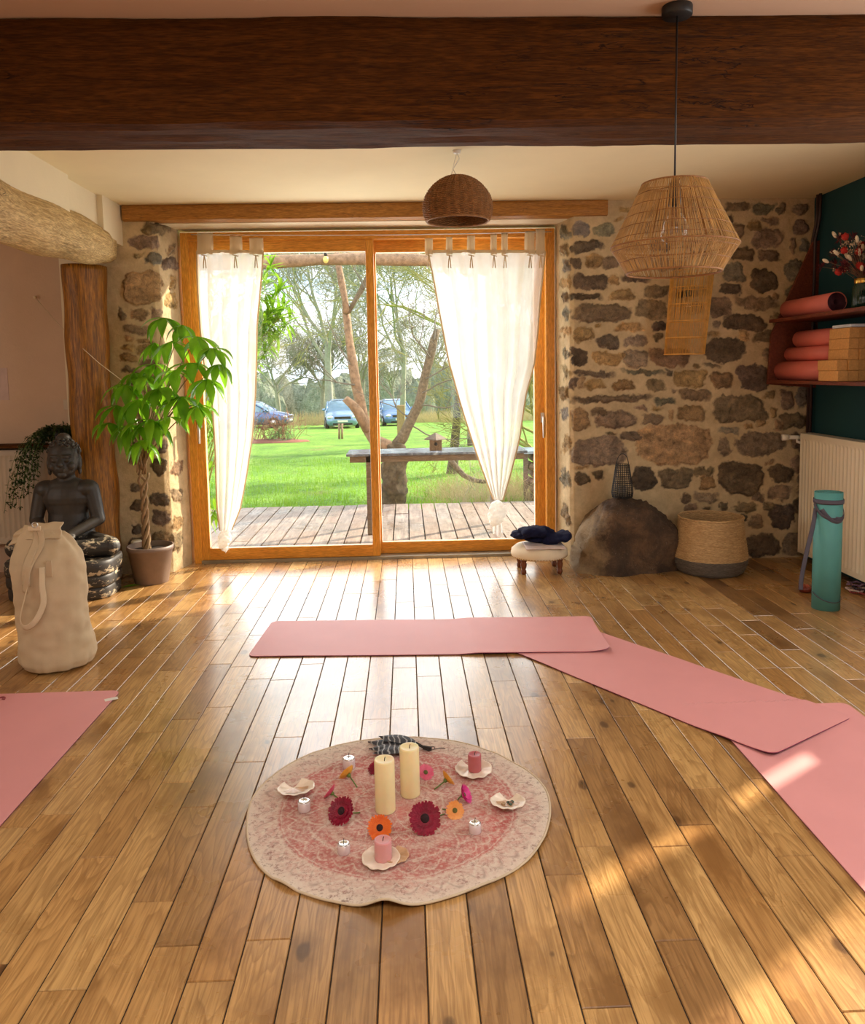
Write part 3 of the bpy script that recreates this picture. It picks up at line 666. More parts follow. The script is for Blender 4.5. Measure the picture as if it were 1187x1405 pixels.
# right-hand tangle of shoots
T = thing('arching_tree', 'arching tree with a tangle of greenish shoots behind the right curtain', 'tree', (2.0, 11.0, gz(2.0, 11)))
rnd = random.Random(33); m = MB(); base = Vector((2.0, 11, gz(2, 11)))
m.tube([base+Vector((-.02*i*i*.2, 0, .28*i)) for i in range(6)], [.13,.11,.10,.09,.085,.08], 10); m.build('trunk', M['bark_dark'], T)
m = MB()
for i in range(24):
    s0 = base+Vector((rnd.uniform(-.15, .1), rnd.uniform(-.1, .1), rnd.uniform(.3, 1.4)))
    d = Vector((rnd.uniform(-1.5, .6), rnd.uniform(-.5, .5), rnd.uniform(.4, 1.5)))
    branches(m, s0, d, rnd.uniform(.9, 1.5), .026, 4, rnd, 5, .85, .06, 3, .16, .0032)
m.build('shoots', M['twig_olive'], T)
bare_tree(.75, 13.5, 5.5, .07, 5, (.1, 0), 5, 'twig_olive', 'bark_dark', 'slim lichen-green bare tree close behind the forked tree', 3)
bare_tree(3.6, 15, 7, .12, 8, (-.15, 0), 5, 'twig_olive', 'bark_dark', 'tall mossy bare tree at the right edge of the garden', 3)
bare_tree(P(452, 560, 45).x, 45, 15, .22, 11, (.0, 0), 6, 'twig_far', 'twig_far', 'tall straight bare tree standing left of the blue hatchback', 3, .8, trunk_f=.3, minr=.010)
bare_tree(-6.6, 24, 10.5, .09, 14, (.25, 0), 6, 'twig_far', 'bark_dark', 'leaning bare tree on the left of the lawn with crossing boughs', 3, .9, minr=.006)
bare_tree(1.8, 22, 9.0, .09, 15, (-.05, 0), 5, 'twig_olive', 'bark_dark', 'bare tree beyond the wooden garden post', 3, .9, minr=.006)
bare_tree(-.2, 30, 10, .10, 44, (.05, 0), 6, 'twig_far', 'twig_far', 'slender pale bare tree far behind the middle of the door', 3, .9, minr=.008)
bare_tree(5.0, 24, 8.5, .13, 17, (-.1, 0), 5, 'twig_olive', 'bark_dark', 'bare tree seen through the right curtain', 3, .9, minr=.006)
rnd = random.Random(40); n = 0
for i in range(13):
    x = -21+i*2.9+rnd.uniform(-.8, .8); y = rnd.uniform(52, 68)
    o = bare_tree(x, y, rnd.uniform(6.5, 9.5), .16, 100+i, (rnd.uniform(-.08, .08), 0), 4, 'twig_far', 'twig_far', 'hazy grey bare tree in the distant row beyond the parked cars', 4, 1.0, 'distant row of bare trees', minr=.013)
# woodland, hedge and dry grass
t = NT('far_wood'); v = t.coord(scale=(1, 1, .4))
M['far_wood'] = t.done(t.bsdf(t.ramp(t.noise(v, 3, 7, .75), [(.35, srgb(112, 124, 104)), (.65, srgb(168, 176, 156))]), 1, 0, t.bump(t.noise(t.coord(), 5, 5), 1, .4), Specular_IOR_Level=0.0))  # haze over the far trees is mixed into this pale grey-green
m = MB(); rnd = random.Random(50)
for i in range(90):
    x = -52+i*1.1+rnd.uniform(-.6, .6); y = rnd.uniform(84, 96); s = rnd.uniform(2.0, 3.6)
    m.sphere((x, y, -3.6), (s*rnd.uniform(.7, 1), s*.6, s*rnd.uniform(1.2, 1.7)), 20, 14, fn=lambda p: p*(1+.28*nz(p.x*1.3+x, p.y*1.3, p.z*1.3)+.16*nz(p.x*4+x, p.y*4, p.z*4)))
tag(m.build('distant_woodland', M['far_wood']), 'hazy grey-green woodland closing the far end of the meadow', 'woodland', kind='stuff')
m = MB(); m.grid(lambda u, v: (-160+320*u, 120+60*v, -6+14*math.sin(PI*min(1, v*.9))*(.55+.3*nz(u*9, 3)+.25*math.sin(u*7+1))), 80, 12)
tag(m.build('hill', simple('hazed_hill', srgb(140, 156, 168), 1, bump=0)), 'low blue-grey hill on the horizon', 'hill', kind='structure')  # blue-grey tint carries the haze in the hill's colour
M['straw'] = simple('straw', srgb(196, 178, 132), .9, vary=.2, bump=0)
m = MB(); rnd = random.Random(60)
for i in range(2600):
    x = rnd.uniform(-9, 9); y = rnd.uniform(49.5, 53); z = gz(x, y); h = rnd.uniform(.3, .95)
    m.add([(x-.03, y, z), (x+.03, y, z), (x+rnd.uniform(-.2, .2), y, z+h)], [(0, 1, 2)])
tag(m.build('dry_grass', M['straw']), 'band of tall straw-coloured grass behind the cars', 'grass', kind='stuff')
M['blade'] = leafmat('grass_blade', srgb(96, 150, 36), srgb(164, 200, 80), .4)
m = MB(); rnd = random.Random(61)
for i in range(9000):
    y = 8.75+rnd.random()**1.6*9; x = rnd.uniform(-.42*y, .25*y); z = gz(x, y); h = rnd.uniform(.03, .09)*(1+.9*(nz(x*1.5, y*1.5) > .15)); b = rnd.uniform(-.04, .04)
    m.add([(x-.005, y, z-.01), (x+.005, y, z-.01), (x+b, y+rnd.uniform(-.03, .03), z+h)], [(0, 1, 2)])
tag(m.build('grass_blades', M['blade']), 'short bright green grass of the lawn beside the deck', 'grass', kind='stuff')
m = MB(); rnd = random.Random(62)
for i in range(1500):
    cx = rnd.choice((.5, .8, 1.15, 1.5, 1.9)); x = cx+rnd.gauss(0, .22); y = rnd.uniform(8.85, 10.2); z = gz(x, y); h = rnd.uniform(.12, .40); b = rnd.gauss(0, .2)
    m.tube([(x, y, z), (x+b*.35, y, z+h*.65), (x+b, y+rnd.uniform(-.05, .05), z+h)], [.0018, .0015, .0008], 3, cap=False)
tag(m.build('dry_stalks', M['straw']), 'tuft of pale dry stalks growing along the right end of the deck', 'grass', kind='stuff')
# planting bed on the lawn
T = thing('flower_bed', 'small reddish planting bed with a round shrub on the lawn at the left', 'flower bed', F(372, 606, -.9))
c = Vector(T['_o']); c = Vector((c.x, c.y, gz(c.x, c.y))); T.location = c; T['_o'] = tuple(c)
m = MB(); m.sphere(c, (1.25, .7, .12), 24, 8, fn=lambda p: p*(1+.2*nz(p.x*3, p.y*3, 1))); m.build('soil', simple('red_mulch', srgb(140, 92, 78), .95, vary=.35, vscale=20, bump=.8), T)
m = MB(); rnd = random.Random(70)
for i in range(700):
    d = Vector((rnd.gauss(0, 1), rnd.gauss(0, 1), abs(rnd.gauss(0, 1)))).normalized(); lance(m, c+Vector((.35, 0, .08))+d*rnd.uniform(.2, .42), d, .10, .03)
m.build('shrub_leaves', simple('sage_leaf', srgb(120, 156, 104), .7, bump=0), T)
m = MB()
for i in range(46):
    branches(m, c+Vector((rnd.uniform(-.9, .9), rnd.uniform(-.3, .3), .05)), Vector((rnd.gauss(0, .3), 0, 1)), .6, .012, 2, rnd, 3, .8, 0, 2, .2, .005)
m.build('stems', simple('red_stems', srgb(150, 104, 84), .9, bump=0), T)
# garden post and stakes
c = F(551, 612, -.9); c.z = gz(c.x, c.y)
zt_ = P(551, 556, c.y).z; m = MB(); m.box((c.x-.12, c.y-.12, c.z-.05), (c.x+.12, c.y+.12, zt_)); tag(m.build('garden_post', wood('pale_post', srgb(150, 120, 84), srgb(190, 158, 116), (8, 8, .8), .8), bevel=.01), 'thick wooden garden post in the lawn left of the forked tree limb', 'post')
for i, a in enumerate((465.5, 469.5)):
    c = F(a, 601, -.95); c.z = gz(c.x, c.y); zt_ = P(a, 581, c.y).z; m = MB(); m.tube([(c.x, c.y, c.z-.05), (c.x+.01, c.y, zt_)], .04, 8)
    tag(m.build('garden_stake', M['bark_bare']), 'thin wooden stake before the blue hatchback, the %s one of two' % ('left', 'right')[i], 'stake')
# cars
def carpaint(name, c): return simple(name, c, .25, .3, vary=.03, bump=0, Coat_Weight=.6)
M['carglass'] = simple('car_glass', srgb(120, 150, 172), .08, .2, bump=0, vary=.1)
M['tyre'] = simple('tyre', (.02, .02, .02, 1), .8, bump=0)
M['lamp_lens'] = simple('lamp_lens', srgb(220, 226, 232), .1, .4, bump=0)
def car(cx, cy, ang, paint, label):
    """about 4 m long; the nose points along -Y before turning"""
    z0 = gz(cx, cy); T = thing('parked_car', label, 'car', (cx, cy, z0), None)
    R = Matrix.Translation((cx, cy, z0))@Matrix.Rotation(ang, 4, 'Z')
    def tr(m): m.v = [tuple(R@Vector(v)) for v in m.v]; return m
    # stations along the length: y, half width, bottom z, shoulder z, crown z
    body = [(-2.0,.55,.34,.52,.55),(-1.93,.72,.24,.66,.70),(-1.7,.82,.20,.74,.80),(-1.1,.86,.20,.86,.93),(-.7,.87,.2,.92,.98),(0,.88,.2,.93,.97),(.9,.88,.2,.94,.98),(1.6,.86,.22,.95,1.0),(1.9,.80,.3,.9,.95),(1.98,.66,.4,.75,.8)]
    m = MB(); vs = []; N = 14
    for (y, w, zb, zs, zc) in body:
        pr = [(-w*.86, zb), (-w*.98, zb+.12), (-w, (zb+zs)/2), (-w*.97, zs-.04), (-w*.88, zs), (-w*.5, zc), (-w*.15, zc+.01)]
        pr = pr+[(-a, b) for a, b in pr[::-1]]
        vs += [(a, y, b) for a, b in pr]
    n = len(body); fs = [(i*N+j, i*N+(j+1) % N, (i+1)*N+(j+1) % N, (i+1)*N+j) for i in range(n-1) for j in range(N)]
    fs += [tuple(range(N-1, -1, -1)), tuple((n-1)*N+j for j in range(N))]
    m.add(vs, [f[::-1] for f in fs], True); tr(m).build('body', paint, T)
    gh = [(-.98,.76,.90,.93),(-.25,.66,.95,1.42),(.1,.64,.95,1.49),(.8,.63,.95,1.48),(1.45,.62,.97,1.38),(1.85,.72,.96,1.0)]
    def cab(f, zlow):
        vs = []
        for (y, w, zb, zt) in gh: vs += [(-.80*f, y, zb-.02), (-w*f-.02, y, zb+(zt-zb)*.8), (-w*f*.8, y, zt), (w*f*.8, y, zt), (w*f+.02, y, zb+(zt-zb)*.8), (.80*f, y, zb-.02)]
        return vs
    m = MB(); fs = [(i*6+j, (i+1)*6+j, (i+1)*6+j+1, i*6+j+1) for i in range(5) for j in range(5)]+[(0, 1, 2, 3, 4, 5), tuple(30+j for j in (5, 4, 3, 2, 1, 0))]
    m.add(cab(1, 0), fs, True); tr(m).build('windows', M['carglass'], T)
    m = MB(); vs = [(-.5, -.22, 1.445), (.5, -.22, 1.445), (-.53, .1, 1.505), (.53, .1, 1.505), (-.52, .8, 1.495), (.52, .8, 1.495), (-.5, 1.45, 1.395), (.5, 1.45, 1.395)]
    m.add(vs, [(0, 1, 3, 2), (2, 3, 5, 4), (4, 5, 7, 6)], True)
    for sx in (-1, 1):
        for (p, q) in (((.80, -.98, .93), (.69, -.25, 1.33)), ((.69, -.25, 1.33), (.66, .8, 1.40)), ((.66, .8, 1.40), (.65, 1.45, 1.32)), ((.65, 1.45, 1.32), (.76, 1.85, .98)), ((.82, .35, .94), (.68, .35, 1.40))):
            m.tube([(sx*p[0], p[1], p[2]), (sx*q[0], q[1], q[2])], .04, 6)
    tr(m).build('roof', paint, T)
    for (x, y) in ((-.78, -1.25), (.78, -1.25), (-.78, 1.25), (.78, 1.25)):
        m = MB(); m.lathe([(.17, -.1), (.30, -.1), (.32, -.06), (.32, .06), (.30, .1), (.17, .1)], (x, y, .31), 24, axis=(1, 0, 0)); w = tr(m).build('wheel', M['tyre'], T)
        m = MB(); m.lathe([(.0, -.105), (.18, -.105), (.18, .105), (0, .105)], (x, y, .31), 16, axis=(1, 0, 0)); tr(m).build('hubcap', M['steel'], w)
    for sx in (-1, 1):
        m = MB(); m.sphere((sx*.62, -1.87, .64), (.17, .12, .09), 14, 8); tr(m).build('headlight', M['lamp_lens'], T)
        m = MB(); m.sphere((sx*.92, -.75, 1.0), (.10, .06, .07), 12, 8); tr(m).build('mirror', paint, T)
    m = MB(); m.box((-.42, -2.02, .56), (.42, -1.9, .68)); m.box((-.5, -2.0, .26), (.5, -1.88, .36)); tr(m).build('grille', M['black_metal'], T, .01)
    m = MB(); m.box((-.26, -2.035, .40), (.26, -2.0, .50)); tr(m).build('number_plate', M['white'], T)
    return T
c = P(468, 570, 43); car(c.x, c.y, .12, carpaint('paint_blue', srgb(128, 160, 192)), 'light blue hatchback facing the house across the lawn')
c = P(352, 570, 46); car(c.x, c.y, PI/2-.15, carpaint('paint_navy', srgb(84, 110, 160)), 'dark blue car parked sideways, half hidden by the left curtain')
c = P(540, 570, 46); car(c.x, c.y, .2, carpaint('paint_steel', srgb(100, 136, 184)), 'blue car behind the wooden garden post')
# log store
c = F(722, 690, -.25)
T = thing('log_store', 'low stack of firewood under a blue-grey lid beyond the right end of the deck', 'log store', (1.75, 9.3, gz(1.75, 9.3)))
z0 = gz(1.75, 9.3); rnd = random.Random(77)
m = MB(); m.box((1.3, 9.15, z0+.60), (2.25, 9.65, z0+.63)); m.build('lid', simple('lid_blue', srgb(140, 158, 172), .4, bump=0), T)
for x in (1.35, 2.15): m = MB(); m.box((x, 9.2, z0), (x+.05, 9.25, z0+.60)); m.build('upright', M['board'], T)
m = MB()
for i in range(8):
    for j in range(6):
        x = 1.45+i*.092+(j % 2)*.04; zz = z0+.06+j*.095
        if x < 2.13: m.tube([(x, 9.2+rnd.uniform(-.03, .03), zz), (x, 9.55, zz)], .044, 8)
m.build('logs', M['bark'], T)
# ================================================================== CURTAINS
def curtain(name, edges, tabs, header_y, Y, pleats, seed, label, knot, tail, wire):
    T = thing(name, label, 'curtain', P(knot[0], knot[1], Y), 'tied curtains')
    ys = [e[0] for e in edges]; xl = [e[1] for e in edges]; xr = [e[2] for e in edges]
    w0 = xr[0]-xl[0]
    def fn(u, v):
        py = ys[0]+(ys[-1]-ys[0])*v; a = np.interp(py, ys, xl); b = np.interp(py, ys, xr)
        fold = (b-a)/w0; uu = u+.035*nz(u*5, v*1.3, seed)
        ph = 2*PI*pleats*uu+1.6*nz(u*3, v*2, seed+3); amp = .012+.028*(1-fold)*min(1, fold*3)
        dy = amp*math.sin(ph)+.22*amp*math.sin(ph*2.3+v*2)+.022*nz(u*4, v*3, seed+8)
        px_ = a+(b-a)*(uu if 0 < u < 1 else u); p = P(px_+.9*nz(v*6, seed, u*3), py, Y); p.y += dy*(1 if 0 < v else .4); return p
    m = MB(); m.grid(fn, 200, 90); m.build('panel', M['voile'], T)
    hem = MB()
    for side in (0, 1): hem.tube([fn(side, v/40)+Vector((0, -.003, 0)) for v in range(41)], [(.0018, .006)]*41, 6, flat=(0, 1, 0))
    hem.tube([fn(u/60, 0)+Vector((0, -.003, 0)) for u in range(61)], [(.010, .002)]*61, 6, flat=(0, 0, 1)); hem.build('hem', M['voile_tab'], T)
    for (x0, x1, ytop) in tabs:
        m = MB(); c0 = (x0+x1)/2; yb = header_y+4
        def tf(u, v, x0=x0, x1=x1, ytop=ytop):
            px_ = x0+(x1-x0)*u; k = v*2; py = yb+(ytop-yb)*(k if k <= 1 else 2-k)
            p = P(px_+(c0-px_)*.12*math.sin(PI*min(1, k)), py, Y); p.y += (-.014 if k < 1 else .014)*math.sin(PI*min(k, 2-k)*.9+.3)+.004*math.sin(u*9); return p
        m.grid(tf, 6, 24); tb = m.build('tab', M['voile_tab'], T)
        m = MB(); q = P(c0, header_y+6, Y-.02); m.tube([q+Vector((-.02, -.012, .005)), q+Vector((0, -.018, 0)), q+Vector((.02, -.012, -.004))], .0035, 6)
        for s in (-1, 1): m.tube([q+Vector((0, -.018, 0)), q+Vector((s*.006, -.016, -.04)), q+Vector((s*.009, -.016, -.085))], [.003, .004, .0035], 5)
        m.build('tie', M['voile_tab'], tb)
    # knot: a lump of wound cloth with a frayed tail
    kp = P(knot[0], knot[1], Y); rr = knot[2]*Y/1097
    m = MB(); pts = []
    for i in range(64):
        a = i/63*3*2*PI; f = i/63
        pts.append(kp+Vector((math.cos(a)*rr*(.35+.35*math.sin(PI*f)), math.sin(a)*rr*.5, rr*(1.0-1.9*f)+.35*rr*math.sin(a+f*2))))
    m.tube(pts, [rr*.42*(1+.12*math.sin(i*1.9)) for i in range(64)], 10)
    m.sphere(kp, (rr*.7, rr*.6, rr*1.0), 20, 14, fn=lambda p: p*(1+.3*nz(p.x*40, p.y*40, p.z*40)))
    m.build('knot', M['voile_tab'] if False else M['voile'], T, mods=[('REMESH', dict(mode='VOXEL', voxel_size=.0035, use_smooth_shade=True)), ('SMOOTH', dict(factor=.5, iterations=2))])
    m = MB(); tp = P(tail[0], tail[1], Y)
    def tl(u, v):
        a = kp+Vector((0, 0, -rr*.5)); p = a.lerp(tp, v); w = rr*(.35+.55*v*(1-.5*v)); s = (u-.5)*2
        return p+Vector((w*s, .02*math.sin(u*14+v*2), .25*rr*math.sin(u*9)*v))
    m.grid(tl, 20, 10); m.build('tail', M['voile'], T)
    return T
CY = 5.645
curtain('curtain', [(345,270,361),(400,272,357),(450,275,353),(500,281,351),(540,291,350),(600,294,345.5),(650,295.5,338),(700,298,328),(728,301.5,317)], [(270,292,319),(315,332,324),(342,361,326)], 345, CY, 4.3, 2, 'knotted cream voile curtain hanging at the left side of the glass door', (308, 741, 9), (309, 757), None)
curtain('curtain', [(345,587,748),(400,598,742),(450,607,738),(500,617,733),(540,628,722),(600,646,712),(650,664,700),(686,677,690)], [(583,594,327),(612,621,325),(641,652,323),(673,682,321),(688,697,320),(720,734,317),(735,748,314)], 345, CY, 5.6, 5, 'wide knotted cream voile curtain hanging at the right side of the glass door', (682, 706, 12), (684, 734), None)
m = MB(); a = P(262, 322, CY); b = P(757, 318, CY); m.tube([a.lerp(b, i/30)+Vector((0, 0, -.012*math.sin(PI*i/30))) for i in range(31)], .003, 6)
tag(m.build('curtain_wire', M['steel']), 'thin steel wire under the lintel carrying both curtains', 'wire')

# ================================================================== YOGA MATS ON THE FLOOR
M['mat_pink'] = simple('mat_pink', srgb(216, 146, 144), .55, vary=.04, vscale=3, bump=.25, bscale=900)
M['mat_under'] = simple('mat_plum', srgb(112, 26, 78), .6, bump=0)
M['mat_print'] = simple('mat_print', srgb(150, 60, 66), .6, bump=0)
def floor_mat(origin, du, dv, L, Wd, z, label, curl=None, zfn=None):
    """slab with rounded corners; du runs along the length"""
    o = Vector(origin); du = Vector(du).normalized(); dv = Vector(dv).normalized(); r = .035; th = .0045
    T = thing('yoga_mat', label, 'yoga mat', (o.x, o.y, z), 'pink yoga mats on the floor')
    def outline(v):
        if v < r: return r-math.sqrt(max(0, r*r-(r-v)**2))
        if v > Wd-r: return r-math.sqrt(max(0, r*r-(v-Wd+r)**2))
        return 0
    def lift(s, t):
        h = zfn(s, t) if zfn else 0
        return z+h
    for nm, mat, z0, z1 in (('underside', M['mat_under'], 0, th*.5), ('surface', M['mat_pink'], th*.5, th)):
        nu, nv = 120, 30; m = MB(); vs = []; inset = 0
        tv = [0, .003, .008, .016, .026, r]+list(np.linspace(r+.02, Wd-r-.02, 19))+[Wd-r, Wd-.026, Wd-.016, Wd-.008, Wd-.003, Wd]
        nv = len(tv)
        for zz in (z0, z1):
            for v in tv:
                k = outline(v)
                for i in range(nu+1):
                    s = k+(L-2*k)*i/nu; p = o+du*s+dv*v; p.z = lift(s, v)+zz; vs.append(p)
        w = nu+1; n0 = nv*w; fs = []
        for j in range(nv-1):
            for i in range(nu): q = j*w+i; fs += [(q, q+w, q+w+1, q+1), (n0+q, n0+q+1, n0+q+w+1, n0+q+w)]
        for i in range(nu): fs += [(i, i+1, n0+i+1, n0+i), (n0-w+i, n0+n0-w+i, n0+n0-w+i+1, n0-w+i+1)]
        for j in range(nv-1): fs += [(j*w, n0+j*w, n0+(j+1)*w, (j+1)*w), (j*w+nu, (j+1)*w+nu, n0+(j+1)*w+nu, n0+j*w+nu)]
        m.add(vs, fs); m.build(nm, mat, T)
    return T
# mat 3 (lowest), then 2 over it, then 1 over 2
floor_mat((1.146, 3.02, 0), (.0, -1, 0), (1, 0, 0), 1.80, .58, .002, 'pink yoga mat at the right edge, its far end under the diagonal mat')
A2 = F(1062, 1043); B2 = F(712, 898); d2 = (B2-A2).normalized(); n2 = Vector((-d2.y, d2.x, 0)); n2 = n2 if n2.y > 0 else -n2
wd = (F(1187, 1003)-A2).dot(n2)
W2 = .53
def z2(s, t):                       # rides over mat 3 and lifts at the near corner
    p = A2+d2*s+n2*t; over = min(1, max(0, (p.x-1.06)/.07)) if p.y < 3.05 else 0
    return .0055*over+.012*max(0, 1-s/.16)**2*max(0, 1-t/.5)+.003*max(0, nz(s*3, t*2))
floor_mat(A2, d2, n2, 1.62, W2, .002, 'pink yoga mat lying diagonally at the right between two other mats', zfn=z2)
A1 = F(340, 902); B1 = F(838, 897); d1 = (B1-A1).normalized(); n1 = Vector((-d1.y, d1.x, 0))
def z1(s, t):
    p = A1+d1*s+n1*t; over = min(1, max(0, (p.x-.22)/.09))
    return .007*over+.022*max(0, (s-1.60)/.15)**2*max(0, 1-t/.35)+.003*max(0, nz(s*2.5, t*2, 3))
floor_mat(A1, d1, n1, (B1-A1).length, .54, .002, 'pink yoga mat lying crosswise in front of the glass door', zfn=z1)
t4 = floor_mat((-1.255, 3.373, 0), (0, -1, 0), (-1, 0, 0), 1.78, .60, .002, 'pink yoga mat cut by the left edge with a small white corner patch')
c = F(154, 959, .007); m = MB(); m.box((c.x-.03, c.y-.014, .0064), (c.x+.022, c.y+.014, .0072), rz=.5); m.build('corner_patch', M['white'], t4)
m = MB(); c = F(2, 960, .008)
for k in range(3): m.tube([c+Vector((.012*math.cos(a)*(1+.4*k)-.01, .02*math.sin(a)*(1+.3*k), 0)) for a in np.linspace(0, PI*1.2, 12)], .0016, 5)
m.build('print_mark', M['mat_print'], t4)

# ================================================================== RUG AND ALTAR
RC = Vector((-.052, 2.375, 0)); RR = .468
def rugmat():
    t = NT('faded_rug'); tc = t.n('ShaderNodeTexCoord'); sp = t.n('ShaderNodeSeparateXYZ'); t.l(tc.outputs['Object'], sp.inputs[0])
    x, y = sp.outputs[0], sp.outputs[1]
    r = t.math('SQRT', t.math('ADD', t.math('MULTIPLY', x, x), t.math('MULTIPLY', y, y))); th = t.math('ARCTAN2', y, x)
    v = t.coord(); n = t.noise(v, 9, 5, .7)
    rw = t.math('ADD', r, t.math('MULTIPLY', t.math('SUBTRACT', n, .5), .035))
    q = t.math('DIVIDE', rw, RR)
    def ring(c, w): return t.math('SUBTRACT', 1.0, t.math('DIVIDE', t.math('ABSOLUTE', t.math('SUBTRACT', q, c)), w), clamp=True)
    def petal(nn, r0, amp, w, ph=0.0):
        a = t.math('MULTIPLY', t.math('ABSOLUTE', t.math('SINE', t.math('ADD', t.math('MULTIPLY', th, nn/2), ph))), amp)
        return t.math('SUBTRACT', 1.0, t.math('DIVIDE', t.math('ABSOLUTE', t.math('SUBTRACT', q, t.math('ADD', a, r0))), w), clamp=True)
    lines = ring(.80, .022)
    for a in (ring(.765, .008), ring(.60, .012), ring(.30, .012), petal(16, .50, .12, .018), petal(16, .42, -.10, .014, .8), petal(8, .16, .15, .02), petal(8, .10, .10, .016, .7), petal(32, .82, .07, .018), petal(32, .67, .05, .012), petal(24, .32, .07, .012)):
        lines = t.math('MAXIMUM', lines, a)
    dots = t.math('MULTIPLY', t.math('SINE', t.math('MULTIPLY', th, 90.0)), t.math('SINE', t.math('MULTIPLY', q, 110.0)))
    dots = t.ramp(dots, [(.35, 0.0), (.6, .7)])
    pink = t.ramp(t.noise(v, 5, 5, .7), [(.3, srgb(160, 76, 74)), (.7, srgb(196, 116, 108))])
    cream = t.ramp(t.noise(v, 60, 5, .8), [(.34, srgb(140, 122, 112)), (.48, srgb(216, 204, 186))])
    zone = t.ramp(q, [(.0, 1.0), (.20, .9), (.26, 1.0), (.40, .95), (.48, .7), (.56, 1.0), (.77, 1.0), (.82, .55), (.90, .42), (1.0, .10)])
    wear = t.ramp(t.noise(v, 55, 6, .8), [(.40, 0.0), (.54, 1.0)])
    wear2 = t.ramp(t.noise(v, 4.5, 3, .6), [(.3, .7), (.6, 1.0)])
    f = t.math('MULTIPLY', t.math('MULTIPLY', zone, wear2), t.math('ADD', t.math('MULTIPLY', wear, .5), .5))
    col = t.mix(f, cream, pink)
    col = t.mix(t.math('MULTIPLY', t.math('MULTIPLY', dots, wear), .55), col, cream)
    col = t.mix(t.math('MULTIPLY', t.math('MULTIPLY', lines, t.ramp(t.noise(v, 40, 5, .8), [(.35, .25), (.6, 1.0)])), .8), col, cream)
    gr = t.math('MULTIPLY', petal(40, .83, .10, .02), t.ramp(t.noise(v, 30, 4), [(.4, 0.0), (.6, .55)]))
    col = t.mix(gr, col, srgb(128, 108, 100))
    return t.done(t.bsdf(col, .95, 0, t.bump(t.noise(v, 420, 3), .5, .002), Specular_IOR_Level=.15))
M['rug'] = rugmat()
def rug_z(x, y):
    r = math.hypot(x, y)/RR; a = math.atan2(y, x)
    z = .004+.003*(nz(x*5, y*5)+.5)+.006*max(0, nz(x*3+8, y*3))*(r > .2)
    z += .012*max(0, r-.7)/.3*max(0, nz(math.cos(a)*4, math.sin(a)*4, 7))
    z += .02*math.exp(-((a+1.63)/.09)**2)*max(0, r-.84)/.16
    return z
m = MB(); vs = [(RC.x, RC.y, rug_z(0, 0))]; NR, NA = 46, 160
def rad(a): return RR*(1+.012*math.sin(a*3+1)+.008*math.sin(a*7))
for i in range(1, NR+1):
    for k in range(NA):
        a = 2*PI*k/NA; r = rad(a)*i/NR; vs.append((RC.x+r*math.cos(a), RC.y+r*math.sin(a), rug_z(r*math.cos(a), r*math.sin(a))))
fs = [(0, 1+k, 1+(k+1) % NA) for k in range(NA)]
for i in range(NR-1):
    for k in range(NA): fs.append((1+i*NA+k, 1+(i+1)*NA+k, 1+(i+1)*NA+(k+1) % NA, 1+i*NA+(k+1) % NA))
m.add(vs, fs, True)
T = m.build('round_rug', M['rug'], base=(RC.x, RC.y, 0)); tag(T, 'round faded pink and cream patterned rug in the middle of the floor', 'rug')
m = MB(); m.tube([(RC.x+rad(a)*math.cos(a), RC.y+rad(a)*math.sin(a), rug_z(rad(a)*math.cos(a), rad(a)*math.sin(a))-.001) for a in [2*PI*k/NA for k in range(NA)]], .0035, 8, closed=True)
m.build('piping', fabric('rug_edge', srgb(206, 186, 158)), T)
def onrug(px, py):
    p = F(px, py, .006); p.z = rug_z(p.x-RC.x, p.y-RC.y)+.0005; return p
def waxmat(name, c):
    t = NT(name); v = t.coord(); col = t.ramp(t.noise(v, 14), [(.3, tuple(x*.93 for x in c[:3])+(1,)), (.7, c)])
    return t.done(t.bsdf(col, .45, 0, t.bump(t.noise(v, 40), .1, .002), Subsurface_Weight=.35, Subsurface_Scale=.02))
M['wax_cream'] = waxmat('wax_cream', srgb(238, 220, 168)); M['wax_pink'] = waxmat('wax_pink', srgb(210, 148, 148)); M['wax_rose'] = waxmat('wax_rose', srgb(176, 92, 96))
M['wick'] = simple('wick', (.03, .025, .02, 1), .9, bump=0)
def pillar(px, pyb, pyt, wpx, mat, name, label, cat, hollow=.006, grp=None, z=None):
    b = onrug(px, pyb); d = b.y; r = wpx/2*d/1097; h = (pyb-pyt)*d/1097*1.02
    if z: b.z = z
    T = thing(name, label, cat, b, grp)
    m = MB(); m.lathe([(0, 0), (r*.97, 0), (r, .003), (r, h-.005), (r*.95, h), (r*.82, h-.001), (r*.6, h-hollow*.6), (r*.2, h-hollow), (0, h-hollow)], b, 40); m.build('wax_body', mat, T)
    m = MB(); m.tube([b+Vector((0, 0, h-hollow-.001)), b+Vector((.001, 0, h-hollow+.008)), b+Vector((.003, 0, h-hollow+.013))], .0011, 6); m.build('wick', M['wick'], T)
    return T
pillar(529, 1111, 1036, 29, M['wax_cream'], 'pillar_candle', 'tall cream pillar candle at the rug centre, left and nearer of the two', 'candle', grp='cream pillar candles')
pillar(563, 1090, 1020, 28, M['wax_cream'], 'pillar_candle', 'tall cream pillar candle at the rug centre, right and further of the two', 'candle', grp='cream pillar candles')
